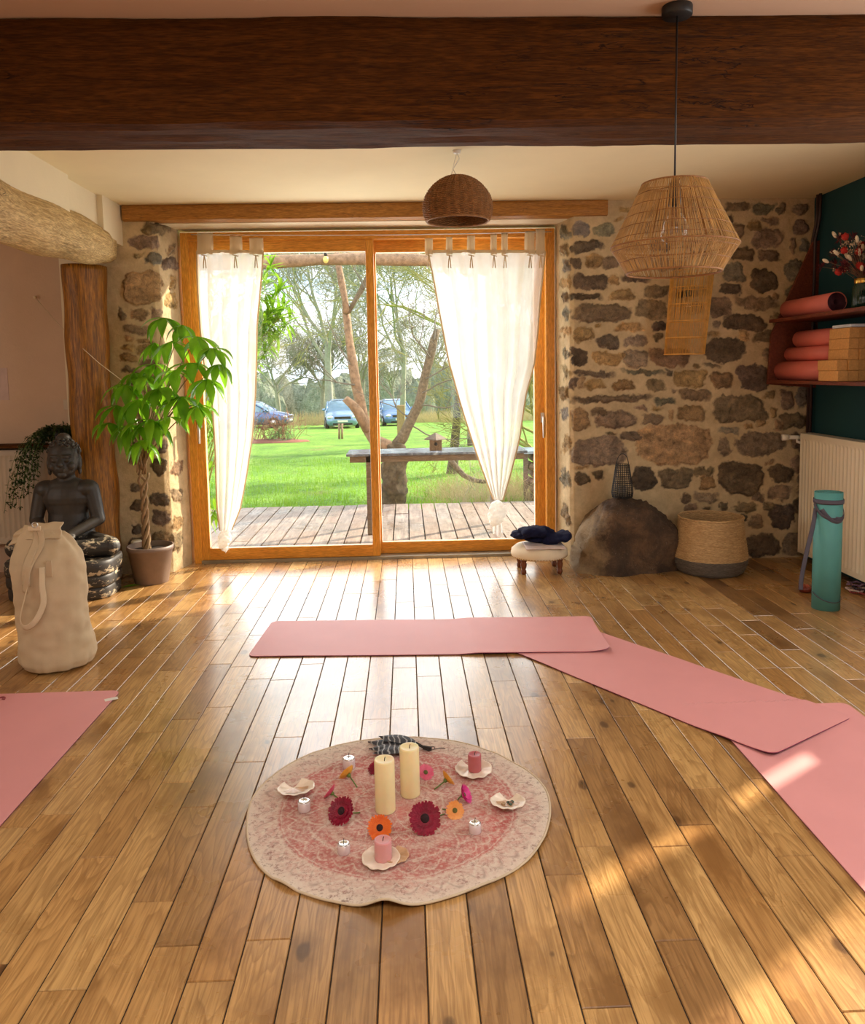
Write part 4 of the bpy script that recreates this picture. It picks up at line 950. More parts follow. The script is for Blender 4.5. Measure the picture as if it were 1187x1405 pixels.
# small silver votives
M['silver'] = simple('votive_pearl', srgb(222, 206, 206), .25, .35, bump=0, vary=.03)
M['silver_top'] = simple('votive_top', srgb(220, 218, 214), .15, .8, bump=0)
def votive(px, py, label):
    b = onrug(px, py); s = b.y/1097; r = 9.0*s; h = 15*s
    T = thing('votive_candle', label, 'candle', b, 'small pearly votive candles')
    m = MB(); m.lathe([(0, 0), (r*.96, 0), (r, .002), (r, h*.85), (r*.93, h*.9)], b, 32); m.build('holder', M['silver'], T)
    m = MB(); m.lathe([(r*.93, h*.9), (r*.9, h*.97), (r*.7, h*.99), (r*.3, h*.9), (0, h*.92)], b, 32); m.build('wax_top', M['silver_top'], T)
    m = MB(); m.tube([b+Vector((0, 0, h*.9)), b+Vector((0, 0, h*1.25)), b+Vector((.001, 0, h*1.45))], .0009, 6); m.build('wick', M['wick'], T)
votive(479, 1053, 'pearly votive candle at the back left of the rug behind the yellow flower')
votive(417.5, 1112, 'pearly votive candle beside the empty white shell at the left')
votive(472, 1170, 'pearly votive candle at the front left of the rug')
votive(652, 1143, 'pearly votive candle at the front right of the rug')
# shells
M['shell'] = simple('shell', srgb(232, 216, 196), .35, vary=.08, vscale=30, bump=.1)
M['shell_in'] = simple('shell_tan', srgb(196, 156, 120), .35, vary=.2, vscale=25, bump=0)
def shell(px, py, w, ang, label, tilt=0.0, gems=False, mat='shell', grp=None, tan=True):
    b = onrug(px, py); s = b.y/1097; R = w/2*s
    T = thing('scallop_shell', label, 'shell', b, 'scallop shells on the rug')
    def fn(u, v, off=0.0, sc=1.0):
        a = (-.5+u)*PI*.92; rr = 2.1*R*(math.cos(a)**.62 if math.cos(a) > 0 else 0)*v*sc*(1+.035*abs(math.sin(a*8))*v)
        cup = .30*R*(v**2)+.02*R*math.cos(a*18)*v
        p = Vector((rr*math.sin(a)*.95, rr*math.cos(a)-R*.95, cup+off+.10*R*(abs(a))**2*v))
        Rm = Matrix.Rotation(ang, 3, 'Z')@Matrix.Rotation(tilt, 3, 'X'); p = Rm@p; return b+p+Vector((0, 0, .002+abs(math.sin(tilt))*R*.9))
    m = MB(); m.grid(fn, 60, 12); m.build('valve', M[mat], T, mods=[('SOLIDIFY', dict(thickness=.0015, offset=-1))])
    if tan:
        m = MB(); m.grid(lambda u, v: fn(.22+u*.56, .12+v*.6, .0012), 30, 8); m.build('tan_patch', M['shell_in'], T)
    if gems:
        rnd = random.Random(int(px))
        for k in range(9):
            q = fn(.3+rnd.random()*.4, .35+rnd.random()*.35)+Vector((0, 0, .005)); sz = rnd.uniform(.0045, .0075)
            g = MB(); g.sphere(q, (sz, sz*.8, sz*.7), 8, 6, fn=lambda p: p*(1+.3*nz(p.x*300, p.y*300, k)))
            c = rnd.choice((srgb(60, 80, 62), srgb(120, 84, 64), srgb(80, 60, 48), srgb(160, 130, 96)))
            tag(g.build('pebble', simple('pebble_%d' % k, c, .2, bump=0)), 'tiny polished stone lying in the right-hand shell', 'pebble', 'polished stones in the right-hand shell')
    return T
shell(407, 1092, 44, 3.5, 'white scallop shell lying at the left side of the rug', .15)
shell(697, 1108, 42, 3.0, 'scallop shell holding small polished stones at the right side of the rug', .12, True)
shell(523, 1184, 46, 3.0, 'flat white shell under the front pink candle', 0, tan=False)
shell(543, 1178, 32, 3.6, 'tan shell showing right of the front pink candle', 0, mat='shell_in', tan=False)
shell(650, 1061, 44, 3.3, 'glassy white shell under the rose candle at the back right', 0, tan=False)
pillar(526, 1181, 1152, 25, M['wax_pink'], 'pink_candle', 'short pink candle standing on the shell at the front of the rug', 'candle', .005, z=.012)
pillar(651.5, 1059, 1035, 19, M['wax_rose'], 'rose_candle', 'short rose red candle at the back right of the rug', 'candle', .005, z=.012)
# gerberas
M['g_heart'] = simple('flower_heart_dark', srgb(40, 12, 16), .9, bump=.6, bscale=400)
M['g_heart_green'] = simple('flower_heart_green', srgb(96, 92, 40), .9, bump=.6, bscale=400)
M['g_stem'] = simple('flower_stem', srgb(96, 120, 54), .6, bump=0)
PET = {n: leafmat('petal_'+n, c1, c2, .25, .5, 30) for n, c1, c2 in (('crimson', srgb(120, 4, 36), srgb(166, 10, 56)), ('orange', srgb(226, 92, 16), srgb(244, 130, 34)), ('peach', srgb(236, 150, 70), srgb(250, 186, 108)), ('yellow', srgb(220, 150, 50), srgb(240, 186, 84)), ('pink', srgb(216, 70, 110), srgb(240, 128, 150)), ('magenta', srgb(210, 40, 130), srgb(240, 100, 170)))}
for p_ in ('crimson', 'orange', 'peach', 'yellow', 'pink', 'magenta'):
    for nd in bpy.data.materials['petal_'+p_].node_tree.nodes:
        if nd.type == 'BSDF_TRANSLUCENT':
            for lk in list(nd.inputs[0].links): bpy.data.materials['petal_'+p_].node_tree.links.remove(lk)
            cr = [x for x in bpy.data.materials['petal_'+p_].node_tree.nodes if x.type == 'VALTORGB'][0]
            bpy.data.materials['petal_'+p_].node_tree.links.new(cr.outputs[0], nd.inputs[0])
def gerbera(px, py, rpx, nrm, kind, label, heart='g_heart', stem=None, npet=26, cup=.15, lift=None):
    c = F(px, py, .03); s = c.y/1097; R = rpx*s; nrm = Vector(nrm).normalized()
    low = R*math.sqrt(max(0, 1-nrm.z**2))*.98; c = F(px, py, max(.012, low+.004)); 
    T = thing('gerbera', label, 'flower', (c.x, c.y, .006), 'gerbera heads on the rug')
    Q = nrm.to_track_quat('Z', 'Y').to_matrix(); rnd = random.Random(int(px*3+py))
    m = MB()
    for ring, (nn, f0, L, zz) in enumerate(((npet, .18, 1.0, 0), (npet, .15, .86, .05), (npet-6, .12, .55, .09))):
        for k in range(nn):
            a = 2*PI*(k+.5*(ring % 2))/nn+rnd.uniform(-.05, .05); l = L*R*rnd.uniform(.93, 1.04); w = R*.25*(1 if ring < 2 else .7)
            vs = []
            for i in range(5):
                t = i/4; rr = R*f0+(l-R*f0)*t; ww = w*(.45, .8, 1, .95, .5)[i]/2; zc = R*(zz+cup*t*t-.05*ring*t)
                for sgn in (-1, 0, 1):
                    p = Vector((rr*math.cos(a)-sgn*ww*math.sin(a), rr*math.sin(a)+sgn*ww*math.cos(a), zc+(.03*R if sgn else 0)))
                    vs.append(c+Q@p)
            m.add(vs, [f for i in range(4) for f in ((i*3, i*3+1, i*3+4, i*3+3), (i*3+1, i*3+2, i*3+5, i*3+4))], True)
    m.build('petals', PET[kind], T)
    m = MB(); m.sphere(c+nrm*R*.10, (R*.27, R*.27, R*.12), 16, 8, M=Q); m.build('heart', M[heart], T)
    m = MB(); e = c-nrm*R*.25; m.lathe([(R*.06, -R*.35), (R*.22, -R*.2), (R*.26, 0)], c, 12, axis=nrm)
    if stem is not None:
        q = F(stem[0], stem[1], .008); m.tube([c-nrm*R*.3, (c-nrm*R*.6).lerp(q, .5), q], .0022, 6)
    m.build('stem', M['g_stem'], T)
gerbera(583, 1123, 23.5, (.05, -.80, .60), 'crimson', 'large dark crimson gerbera facing the camera right of the candles', stem=(610, 1117), npet=30)
gerbera(469, 1113, 20.5, (-.35, -.65, .65), 'crimson', 'dark crimson gerbera left of the candles', stem=(494, 1115), npet=28)
gerbera(521, 1136, 18, (.02, -.75, .65), 'orange', 'bright orange gerbera with dark heart behind the front pink candle')
gerbera(624, 1112, 13.5, (.15, -.85, .5), 'peach', 'pale orange gerbera right of the large crimson one', 'g_heart_green', stem=(607, 1110))
gerbera(636, 1091, 14, (.75, -.25, .45), 'magenta', 'magenta pink gerbera turned away on the right of the rug', 'g_heart_green', cup=.4, stem=(628, 1099))
gerbera(612, 1070, 13, (.75, .35, .5), 'yellow', 'yellow gerbera lying with its dark stem towards the right candle', 'g_heart_green', stem=(596, 1083), cup=.4)
gerbera(478, 1063, 13, (-.6, .5, .5), 'yellow', 'yellow gerbera lying with its stem up behind the left crimson one', 'g_heart_green', stem=(490, 1080), cup=.4)
gerbera(455, 1088, 12, (-.7, .25, .55), 'pink', 'small pink gerbera turned away beyond the left crimson one', 'g_heart_green', stem=(463, 1094), cup=.4)
gerbera(584, 1060, 12, (.2, -.6, .7), 'pink', 'pink gerbera just right of the far pillar candle', 'g_heart_green')
gerbera(517, 1054, 13, (-.3, -.3, .8), 'crimson', 'crimson gerbera half hidden behind the near pillar candle')
# feather and cord at the back
M['feather'] = None
t = NT('speckled_feather'); v = t.coord(scale=(1, 1, 1)); w = t.n('ShaderNodeTexWave'); t.l(v, w.inputs[0]); w.inputs['Scale'].default_value = 16; w.inputs['Distortion'].default_value = 6
M['feather'] = t.done(t.bsdf(t.ramp(w.outputs['Fac'], [(.75, srgb(34, 30, 34)), (.92, srgb(150, 148, 144))]), .7))
T = thing('speckled_feathers', 'bundle of dark speckled feathers at the back of the rug behind the candles', 'feathers', onrug(545, 1030))
base = onrug(590, 1030)
for k, (px_, py_) in enumerate(((505, 1022), (506, 1033), (512, 1041), (520, 1019))):
    e = onrug(px_, py_); m = MB(); L = (e-base).length
    def ff(u, v, e=e, k=k): 
        p = base.lerp(e, .25+.75*v); w = .030*math.sin(PI*min(1, v*1.02+.02))**.6; s = (u-.5)*2
        d = (e-base).normalized(); n = Vector((-d.y, d.x, 0)); return p+n*w*s+Vector((0, 0, .012+.004*k+.006*math.sin(v*PI)-.004*abs(s)))
    m.grid(ff, 8, 24); m.build('vane', M['feather'], T)
m = MB(); m.tube([base, onrug(572, 1026)+Vector((0, 0, .014)), onrug(548, 1028)+Vector((0, 0, .018))], [.004, .006, .004], 8); m.build('quill', M['wick'], T)
m = MB(); c = onrug(588, 1030)+Vector((0, 0, .006)); pts = [c+Vector((.022*math.cos(a)+.006*a, .012*math.sin(a*1.5), .004*math.sin(a))) for a in np.linspace(0, 2*PI, 24)]
m.tube(pts, .0012, 6); m.box((c.x-.02, c.y-.004, c.z-.002), (c.x+.012, c.y+.004, c.z+.010), rz=-.4)
tag(m.build('leather_cord', M['wick']), 'thin dark looped cord lying right of the far candle', 'cord')
# ================================================================== LAMPS
M['rattan'] = simple('rattan_strand', srgb(176, 134, 74), .65, vary=.25, vscale=30, bump=0)
M['rattan_pale'] = simple('bamboo_strand', srgb(222, 166, 82), .6, vary=.2, vscale=30, bump=0)
M['wicker_dark'] = simple('wicker_brown', srgb(146, 100, 56), .7, vary=.3, vscale=40, bump=.4, bscale=200)
M['bulb'] = glassmat('bulb_glass', 1.5, (1, .97, .92, 1))
LY = 2.588
rc = P(929, 30, LY); rc.z = ZC
T = thing('pendant_lamp', 'large double-cone rattan pendant lamp on a black cord in front of the ceiling beam', 'pendant lamp', (rc.x, LY, 1.6))
m = MB(); m.lathe([(0, ZC), (.046, ZC), (.047, ZC-.002), (.047, ZC-.026), (.044, ZC-.030), (0, ZC-.030)], (rc.x, LY, 0), 40); m.build('ceiling_rose', M['black_metal'], T)
zt, zm, zb = P(925, 252, LY).z, P(926, 338, LY).z, P(926, 374, LY).z
m = MB(); m.tube([(rc.x, LY, ZC-.02), (rc.x-.002, LY, zt-.03)], .0032, 8); m.build('cord', M['black_metal'], T)
m = MB(); c0 = Vector((rc.x-.002, LY, 0)); m.lathe([(.006, zt+.02), (.020, zt-.01), (.022, zt-.065), (.018, zt-.07), (0, zt-.07)], c0, 20); m.build('bulb_holder', M['black_metal'], T)
m = MB(); m.lathe([(.013, zt-.068), (.016, zt-.085), (.036, zt-.115), (.046, zt-.145), (.040, zt-.175), (.022, zt-.19), (0, zt-.193)], c0, 28); m.build('bulb', M['bulb'], T)
rt_, rm_, rb_ = .101, .199, .147
rnd = random.Random(4); m = MB()
def prof(z): return np.interp(z, [zb, zm, zt], [rb_, rm_, rt_])
for k in range(230):
    a0 = 2*PI*k/230+rnd.uniform(-.006, .006)
    for (za, zz, da) in ((zt, zm, .05), (zm, zb, .04)):
        aa, ab = a0, a0+rnd.gauss(0, .02); pts = []
        for i in range(3):
            u = i/2; z = za+(zz-za)*u; a = aa+(ab-aa)*u; r = prof(z)+rnd.uniform(-.0015, .0015); pts.append(c0+Vector((r*math.cos(a), r*math.sin(a), z)))
        m.tube(pts, .0013, 4, cap=False)
wv = m.build('woven_shade', M['rattan'], T)
m = MB()
for (z, r_) in ((zt, .0032), (zm, .0026), (zb, .0036)): m.tube([c0+Vector((prof(z)*math.cos(a), prof(z)*math.sin(a), z)) for a in np.linspace(0, 2*PI, 49)[:-1]], r_, 6, closed=True)
for z in np.linspace(zb, zt, 9)[1:-1]: m.tube([c0+Vector(((prof(z)+.001)*math.cos(a), (prof(z)+.001)*math.sin(a), z+.001*math.sin(a*9))) for a in np.linspace(0, 2*PI, 49)[:-1]], .0015, 4, closed=True)
for k in range(3): a = k*2*PI/3+.4; m.tube([c0+Vector((.02*math.cos(a), .02*math.sin(a), zt-.005)), c0+Vector((rt_*math.cos(a), rt_*math.sin(a), zt))], .002, 5)
m.build('frame', M['wicker_dark'], T)
# dome lamp
hk = P(627, 213, 4.2); T = thing('dome_lamp', 'small dark woven dome lamp hanging under the cream ceiling', 'pendant lamp', (hk.x, 4.2, 2.1))
m = MB(); m.lathe([(0, ZC), (.022, ZC), (.018, ZC-.015), (0, ZC-.016)], (hk.x, 4.2, 0), 20)
zt = P(627, 240, 4.2).z; m.tube([(hk.x, 4.2, ZC-.01), (hk.x+.012, 4.2, ZC-.04), (hk.x-.02, 4.2, zt+.03), (hk.x+.004, 4.2, zt-.02)], .0022, 6); m.tube([(hk.x, 4.2, ZC-.01), (hk.x-.02, 4.2, zt+.04), (hk.x-.03, 4.2, zt)], .0015, 6); m.build('hook_cord', M['white'], T)
zb = P(628, 303, 4.2).z; H = zt-zb; pr = [(1.0, .012), (.985, .035), (.95, .062), (.88, .094), (.78, .124), (.66, .148), (.52, .167), (.38, .176), (.25, .178), (.12, .174), (0, .162)]
def dr_(f): return np.interp(f, [p[0] for p in pr][::-1], [p[1] for p in pr][::-1])
m = MB(); nr, nc = 44, 144; vs = []
for i in range(nr+1):
    f = i/nr; r = dr_(f); z = zb+H*f
    for k in range(nc):
        a = 2*PI*k/nc; b = .0055*(1 if (k//3+i//1) % 2 else -1)*math.sin(PI*((k % 3)+.5)/3)+.0015*(i % 2)
        vs.append((hk.x+(r+b)*math.cos(a), 4.2+(r+b)*math.sin(a), z))
m.add(vs, [(i*nc+k, i*nc+(k+1) % nc, (i+1)*nc+(k+1) % nc, (i+1)*nc+k) for i in range(nr) for k in range(nc)]); m.build('woven_shade', M['wicker_dark'], T, mods=[('SOLIDIFY', dict(thickness=.004))])
m = MB(); m.tube([(hk.x+.16*math.cos(a), 4.2+.16*math.sin(a), zb) for a in np.linspace(0, 2*PI, 41)[:-1]], .006, 6, closed=True); m.build('rim', M['wicker_dark'], T)
# wall lamp
WYL = 5.26; tb = P(939, 486, WYL); tt = P(950, 372, WYL)
T = thing('wall_lamp', 'tapered cylindrical bamboo lamp against the stone wall behind the big pendant', 'wall lamp', (tb.x, WYL, tb.z))
m = MB(); rnd = random.Random(8)
for k in range(90):
    a = 2*PI*k/90; p0 = tb+Vector((.128*math.cos(a), .128*math.sin(a), rnd.uniform(-.004, .004))); p1 = tt+Vector((.135*math.cos(a+rnd.gauss(0, .03)), .135*math.sin(a), 0)); m.tube([p0, p1], .0017, 4)
m.build('bamboo_shade', M['rattan_pale'], T)
m = MB()
for i in range(6):
    f = i/5; c = tb.lerp(tt, f); m.tube([c+Vector((.130*math.cos(a), .130*math.sin(a), 0)) for a in np.linspace(0, 2*PI, 37)[:-1]], .003, 5, closed=True)
m.build('hoops', M['rattan_pale'], T)
m = MB(); c = tb.lerp(tt, .55); m.lathe([(.0, -.03), (.025, -.02), (.032, .02), (.022, .05), (.015, .09)], c, 20); m.build('bulb', M['bulb'], T)
m = MB(); m.box((c.x-.02, c.y+.02, c.z+.085), (c.x+.02, FACE+.01, c.z+.12)); m.tube([(c.x, c.y, c.z+.08), (c.x, c.y, c.z+.12)], .018, 10); m.build('bracket', M['black_metal'], T)

# ================================================================== LEFT CORNER
# statue
M['statue'] = None
t = NT('worn_statue'); v = t.coord(); flake = t.ramp(t.noise(t.coord(scale=(1, 1, 2.2)), 9, 6, .75), [(.545, 0.0), (.56, 1.0)])
sp = t.n('ShaderNodeSeparateXYZ'); t.l(t.coord(), sp.inputs[0]); low = t.ramp(sp.outputs[2], [(.34, 1.0), (.385, 0.0)])
flk = t.math('MULTIPLY', flake, low)
c = t.mix(flk, t.ramp(t.noise(v, 8), [(.3, srgb(38, 34, 30)), (.7, srgb(60, 54, 47))]), srgb(186, 170, 142))
M['statue'] = t.done(t.bsdf(c, t.ramp(flk, [(0, .5), (1, .8)]), 0, t.bump(t.math('SUBTRACT', t.noise(v, 60, 3), flk), .2, .004)))
SX, SY = P(88, 760, 4.98).x, 5.0
T = thing('seated_statue', 'dark worn seated statue with hands in its lap behind the canvas bag', 'statue', (SX, SY, 0))
def cap(m, a, b, ra, rb, n=8):
    a, b = Vector(a), Vector(b); m.tube([a.lerp(b, i/n) for i in range(n+1)], [ra+(rb-ra)*i/n for i in range(n+1)], 14); m.sphere(a, ra, 14, 10); m.sphere(b, rb, 14, 10)
m = MB(); yo = 0
for s in (-1, 1):
    cap(m, (s*.10, .09, .31), (s*.29, -.03, .30), .075, .062); cap(m, (s*.29, -.03, .30), (-s*.02, -.155, .295+.012*s), .060, .045)
    m.sphere((-s*.08, -.16, .30+.012*s), (.09, .045, .035))
    m.sphere((s*.125, .078, .652), (.075, .065, .058)); cap(m, (s*.155, .075, .635), (s*.195, .06, .46), .050, .041); cap(m, (s*.195, .06, .46), (s*.07, -.085, .385), .040, .029)
    m.sphere((s*.05, -.115, .378), (.065, .042, .020))
    for f in range(4): cap(m, (s*.01, -.10-.016*f, .384), (-s*.055, -.105-.015*f, .384+.005*(s > 0)), .0095, .008, 3)
    cap(m, (s*.03, -.085, .39), (s*.004, -.095, .412), .010, .008, 3)
m.sphere((0, .085, .37), (.155, .115, .10)); m.sphere((0, .08, .47), (.118, .092, .13)); m.sphere((0, .08, .60), (.152, .098, .12)); m.sphere((0, .082, .65), (.14, .08, .08)); m.tube([(0, .083, z_) for z_ in (.34, .42, .50, .58, .65, .70)], [(.105, .145), (.098, .130), (.092, .122), (.095, .145), (.082, .15), (.06, .07)], 28, flat=(0, 1, 0))
cap(m, (0, .085, .68), (0, .075, .76), .058, .052)
HM = Matrix.Rotation(.18, 3, 'Z'); hc = Vector((0, .06, .84))
def hp(x, y, z): return hc+HM@Vector((x, y, z))
m.sphere(hc, (.088, .098, .115)); m.sphere(hp(0, -.03, -.05), (.068, .068, .065)); m.sphere(hp(0, -.075, -.088), (.028, .022, .022))
cap(m, hp(0, -.092, .018), hp(0, -.112, -.022), .009, .015, 5); m.sphere(hp(.012, -.104, -.026), .010); m.sphere(hp(-.012, -.104, -.026), .010)
for s in (-1, 1):
    cap(m, hp(s*.015, -.096, .026), hp(s*.062, -.075, .028), .007, .006, 5); m.sphere(hp(s*.036, -.086, .004), (.022, .014, .012)); m.sphere(hp(s*.05, -.065, -.035), (.028, .026, .028))
    m.sphere(hp(s*.090, .01, -.02), (.012, .024, .05)); m.sphere(hp(s*.088, .01, -.075), (.011, .014, .024))
m.sphere(hp(0, -.097, -.050), (.026, .010, .0065)); m.sphere(hp(0, -.093, -.063), (.022, .010, .007))
m.v = [(x+SX, y+SY, z) for x, y, z in m.v]
m.build('body', M['statue'], T, mods=[('REMESH', dict(mode='VOXEL', voxel_size=.0045, use_smooth_shade=True)), ('SMOOTH', dict(factor=.5, iterations=5))])
m = MB(); m.sphere(hp(0, .012, .028), (.094, .100, .104)); m.sphere(hp(0, .02, .125), (.046, .046, .042))
rnd = random.Random(2)
for i in range(220):
    th = rnd.uniform(0, 1.45); a = 2.39996*i; q = Vector((math.sin(th)*math.cos(a)*.094, math.sin(th)*math.sin(a)*.100, math.cos(th)*.104)); 
    if q.y < -.05 and q.z < .06: continue
    m.sphere(hp(q.x, q.y+.012, q.z+.028), .010, 8, 6)
m.v = [(x+SX, y+SY, z) for x, y, z in m.v]; m.build('curled_hair', M['statue'], T)
m = MB()
def roll(z, h, hw, hd):
    vs = []; n = 56; pr = [(-1, .82), (-.92, .93), (-.5, 1.0), (0, 1.02), (.5, 1.0), (.92, .93), (1, .82)]
    for (f, w) in pr:
        for k in range(n):
            a = 2*PI*k/n; ca, sa = math.cos(a), math.sin(a); e = .55
            x = hw*abs(ca)**e*(1 if ca > 0 else -1); y = hd*abs(sa)**e*(1 if sa > 0 else -1); o = (w-1)*.055
            vs.append((SX+x*(1+o/hw)+.004*nz(x*9, y*9, z*9), SY+y*(1+o/hd)-.02, z+f*h/2))
    np_ = len(pr); m.add(vs, [(i*n+k, i*n+(k+1) % n, (i+1)*n+(k+1) % n, (i+1)*n+k) for i in range(np_-1) for k in range(n)]+[tuple(range(n-1, -1, -1)), tuple((np_-1)*n+k for k in range(n))], True)
roll(.040, .08, .315, .19); roll(.115, .075, .325, .20); roll(.195, .09, .33, .205)
m.build('tiered_base', M['statue'], T)

# canvas bag
BX, BY = -1.675, 3.74
T = thing('duffel_bag', 'tall natural canvas duffel bag standing on end at the left', 'duffel bag', (BX, BY, 0))
pr = [(0, .0), (.12, .0), (.156, .012), (.168, .04), (.164, .10), (.157, .18), (.155, .28), (.156, .40), (.157, .48), (.150, .54), (.132, .59), (.108, .622), (.080, .645), (0, .650)]
def bagp(z): return np.interp(z, [p[1] for p in pr[1:-1]], [p[0] for p in pr[1:-1]])
m = MB(); vs = []; n = 96; zs = list(np.linspace(0, .64, 90))
def bpt(a, z, off=0.0):
    r = bagp(z); x, y = math.cos(a), math.sin(a)
    w = .009*nz(x*2.2, y*2.2, z*6)+.007*nz(x*3, y*3, z*22)+.010*max(0, 1-z/.09)*nz(x*6, y*6, 3)
    w += .005*max(0, (z-.5)/.14)*math.sin(a*7+2*nz(x, y))
    r = r+w+off; lean = -.028*z/.6
    yy = 1-.45*max(0, (z-.52)/.12)      # the mouth is pressed flat
    return Vector((BX+lean+r*x, BY+r*y*yy, z+.018*x*max(0, (z-.55)/.09)*-1+.03*max(0, (z-.6)/.04)*max(0, nz(x*2, y*2, 4)+.3)))
for z in zs:
    for k in range(n): vs.append(bpt(2*PI*k/n, z))
nn = len(zs); vs += [bpt(0, 0)*0+Vector((BX, BY, 0)), Vector((BX-.03, BY, .652))]
fs = [(i*n+k, i*n+(k+1) % n, (i+1)*n+(k+1) % n, (i+1)*n+k) for i in range(nn-1) for k in range(n)]+[(nn*n, (k+1) % n, k) for k in range(n)]+[(nn*n+1, (nn-1)*n+k, (nn-1)*n+(k+1) % n) for k in range(n)]
m.add(vs, fs, True); m.build('bag_body', M['canvas'], T)
# rolled mouth
m = MB()
def fl(u, v):
    s = (u-.5)*2; z = .618+.058*math.sin(v*PI*.5)-.012*s*s+.010*nz(u*4, 2); return Vector((BX-.045+s*.115*(1-.18*v), BY-.075+.09*v+.01*math.sin(u*8)+.012*math.sin(v*9), z+.012*s))
m.grid(fl, 30, 12); m.build('folded_mouth', M['canvas'], T, mods=[('SOLIDIFY', dict(thickness=.006))])
def ribbon(m, pts, w, side, th=.0014):
    pts = [Vector(p) for p in pts]; P2 = []
    for i in range(len(pts)-1):
        p0 = pts[max(i-1, 0)]; p1 = pts[i]; p2 = pts[i+1]; p3 = pts[min(i+2, len(pts)-1)]
        for k in range(8):
            u = k/8; P2.append(.5*((2*p1)+(p2-p0)*u+(2*p0-5*p1+4*p2-p3)*u*u+(3*p1-p0-3*p2+p3)*u**3))
    P2.append(pts[-1]); m.tube(P2, [(w/2, th)]*len(P2), 8, flat=side)
def bf(px, py, off=.006):            # a point just outside the bag's camera side
    p = P(px, py, BY-.155); z = max(.02, min(.63, p.z)); d = p.x-BX+.028*z/.6; r = bagp(z); d = max(-r*.98, min(r*.98, d)); y = BY-math.sqrt(max(0, r*r-d*d))*(1-.45*max(0, (z-.52)/.12)); return Vector((p.x, y-off-.008, p.z))
m = MB(); ribbon(m, [bf(58, 778), bf(62, 800, .03), bf(66, 825, .05), bf(56, 848, .055), bf(42, 856, .05), bf(33, 846, .04), bf(37, 820, .02), bf(40, 802, .006)], .026, (.8, .4, .5)); m.build('carry_handle', M['canvas_light'], T)
m = MB(); m.box((bf(66, 774).x-.012, bf(66, 774).y-.001, bf(66, 792).z), (bf(66, 774).x+.012, bf(66, 774).y+.003, bf(66, 770).z)); 
ribbon(m, [bf(40, 728, .02), bf(42, 745, .012), bf(39, 775, .010), bf(38, 803, .008)], .040, (1, 0, 0)); ribbon(m, [bf(44, 730, .02), bf(50, 750, .014), bf(42, 780, .014), bf(37, 812, .010)], .03, (1, 0, .3)); m.build('closing_strap', M['canvas'], T)
m = MB(); q = bf(38, 729, .025); m.box((q.x-.028, q.y-.004, q.z-.010), (q.x+.028, q.y+.006, q.z+.010)); m.build('strap_slider', M['canvas_light'], T, .002)
m = MB(); m.tube([q+Vector((.004+.012*math.cos(a), -.002, .016+.012*math.sin(a))) for a in np.linspace(0, 2*PI, 20)[:-1]], .003, 8, closed=True); m.build('snap_hook', M['steel'], T)

# potted money tree
PXc, PYc = -1.705, 5.235
T = thing('potted_tree', 'potted tree with a braided stem and drooping bright green leaves beside the glass door', 'potted plant', (PXc, PYc, 0))
M['pot'] = simple('taupe_pot', srgb(128, 108, 96), .5, bump=0)
m = MB(); m.lathe([(0, 0), (.105, 0), (.108, .004), (.140, .215), (.147, .218), (.148, .245), (.140, .246), (.134, .20), (0, .20)], (PXc, PYc, 0), 48); m.build('pot', M['pot'], T)
m = MB(); m.lathe([(0, .205), (.133, .205), (.13, .212), (.07, .222), (0, .222)], (PXc, PYc, 0), 30); m.build('soil', simple('potting_soil', (.03, .018, .01, 1), .95, vary=.4, vscale=60, bump=1), T)
M['stem'] = simple('tree_stem', srgb(140, 112, 78), .8, vary=.25, bump=.6, bscale=50)
b0 = Vector((P(201, 745, PYc).x, PYc, .20)); zt = P(200, 650, PYc).z
m = MB()
for s in range(3):
    pts = []; 
    for i in range(36):
        u = i/35; a = u*4.2*PI+s*2*PI/3; r = .017*(1-.1*u)+.05*max(0, u-.78)*2; pts.append(b0+Vector((r*math.cos(a), r*math.sin(a), (zt-b0.z)*u)))
    m.tube(pts, [.014-.006*i/35 for i in range(36)], 8)
tops = [P(190, 612, PYc), P(215, 600, PYc), P(180, 600, PYc+.03), P(226, 560, PYc-.05)]
m.build('braided_trunk', M['stem'], T)
clusters = [(226,436,5.12,.16),(250,446,5.08,.15),(272,462,5.02,.16),(292,478,4.98,.15),(236,468,5.06,.16),(212,470,5.18,.13),(262,498,5.0,.16),(284,520,4.96,.16),(240,508,5.02,.17),(200,516,5.14,.17),(172,528,5.12,.16),(222,532,5.0,.18),(190,548,5.04,.18),(160,556,5.10,.16),(250,544,5.0,.17),(272,556,4.98,.14),(206,575,5.02,.18),(178,584,5.06,.18),(232,572,5.05,.15),(196,604,5.08,.15),(150,580,5.12,.13),(210,500,5.2,.15),(300,500,4.95,.13),(184,512,5.2,.12)]
M['leaf'] = leafmat('glossy_leaf', srgb(56, 120, 14), srgb(122, 184, 36), .5, .28, 4)
lf = MB(); sm = MB(); rnd = random.Random(19); tp0 = b0+Vector((0, 0, zt-b0.z))
def leaflet(m, p, d, L, w, droop):
    d = Vector(d).normalized(); s = d.cross(Vector((0, 0, 1))); s = s.normalized() if s.length > .08 else Vector((1, 0, 0)); n = 7; vs = []
    prof = [.10, .42, .78, 1.0, .95, .68, .36, .03]; c = Vector(p); dd = d.copy()
    for i in range(n+1):
        nrm = s.cross(dd).normalized(); ww = w*prof[i]/2
        vs += [c+s*ww+nrm*ww*.32, c+s*ww*.5+nrm*ww*.10, c.copy(), c-s*ww*.5+nrm*ww*.10, c-s*ww+nrm*ww*.32]
        dd = (dd+Vector((0, 0, -droop*(.3+i*.12)))).normalized(); c = c+dd*L/n
    m.add(vs, [(i*5+k, i*5+k+1, i*5+k+6, i*5+k+5) for i in range(n) for k in range(4)], True)
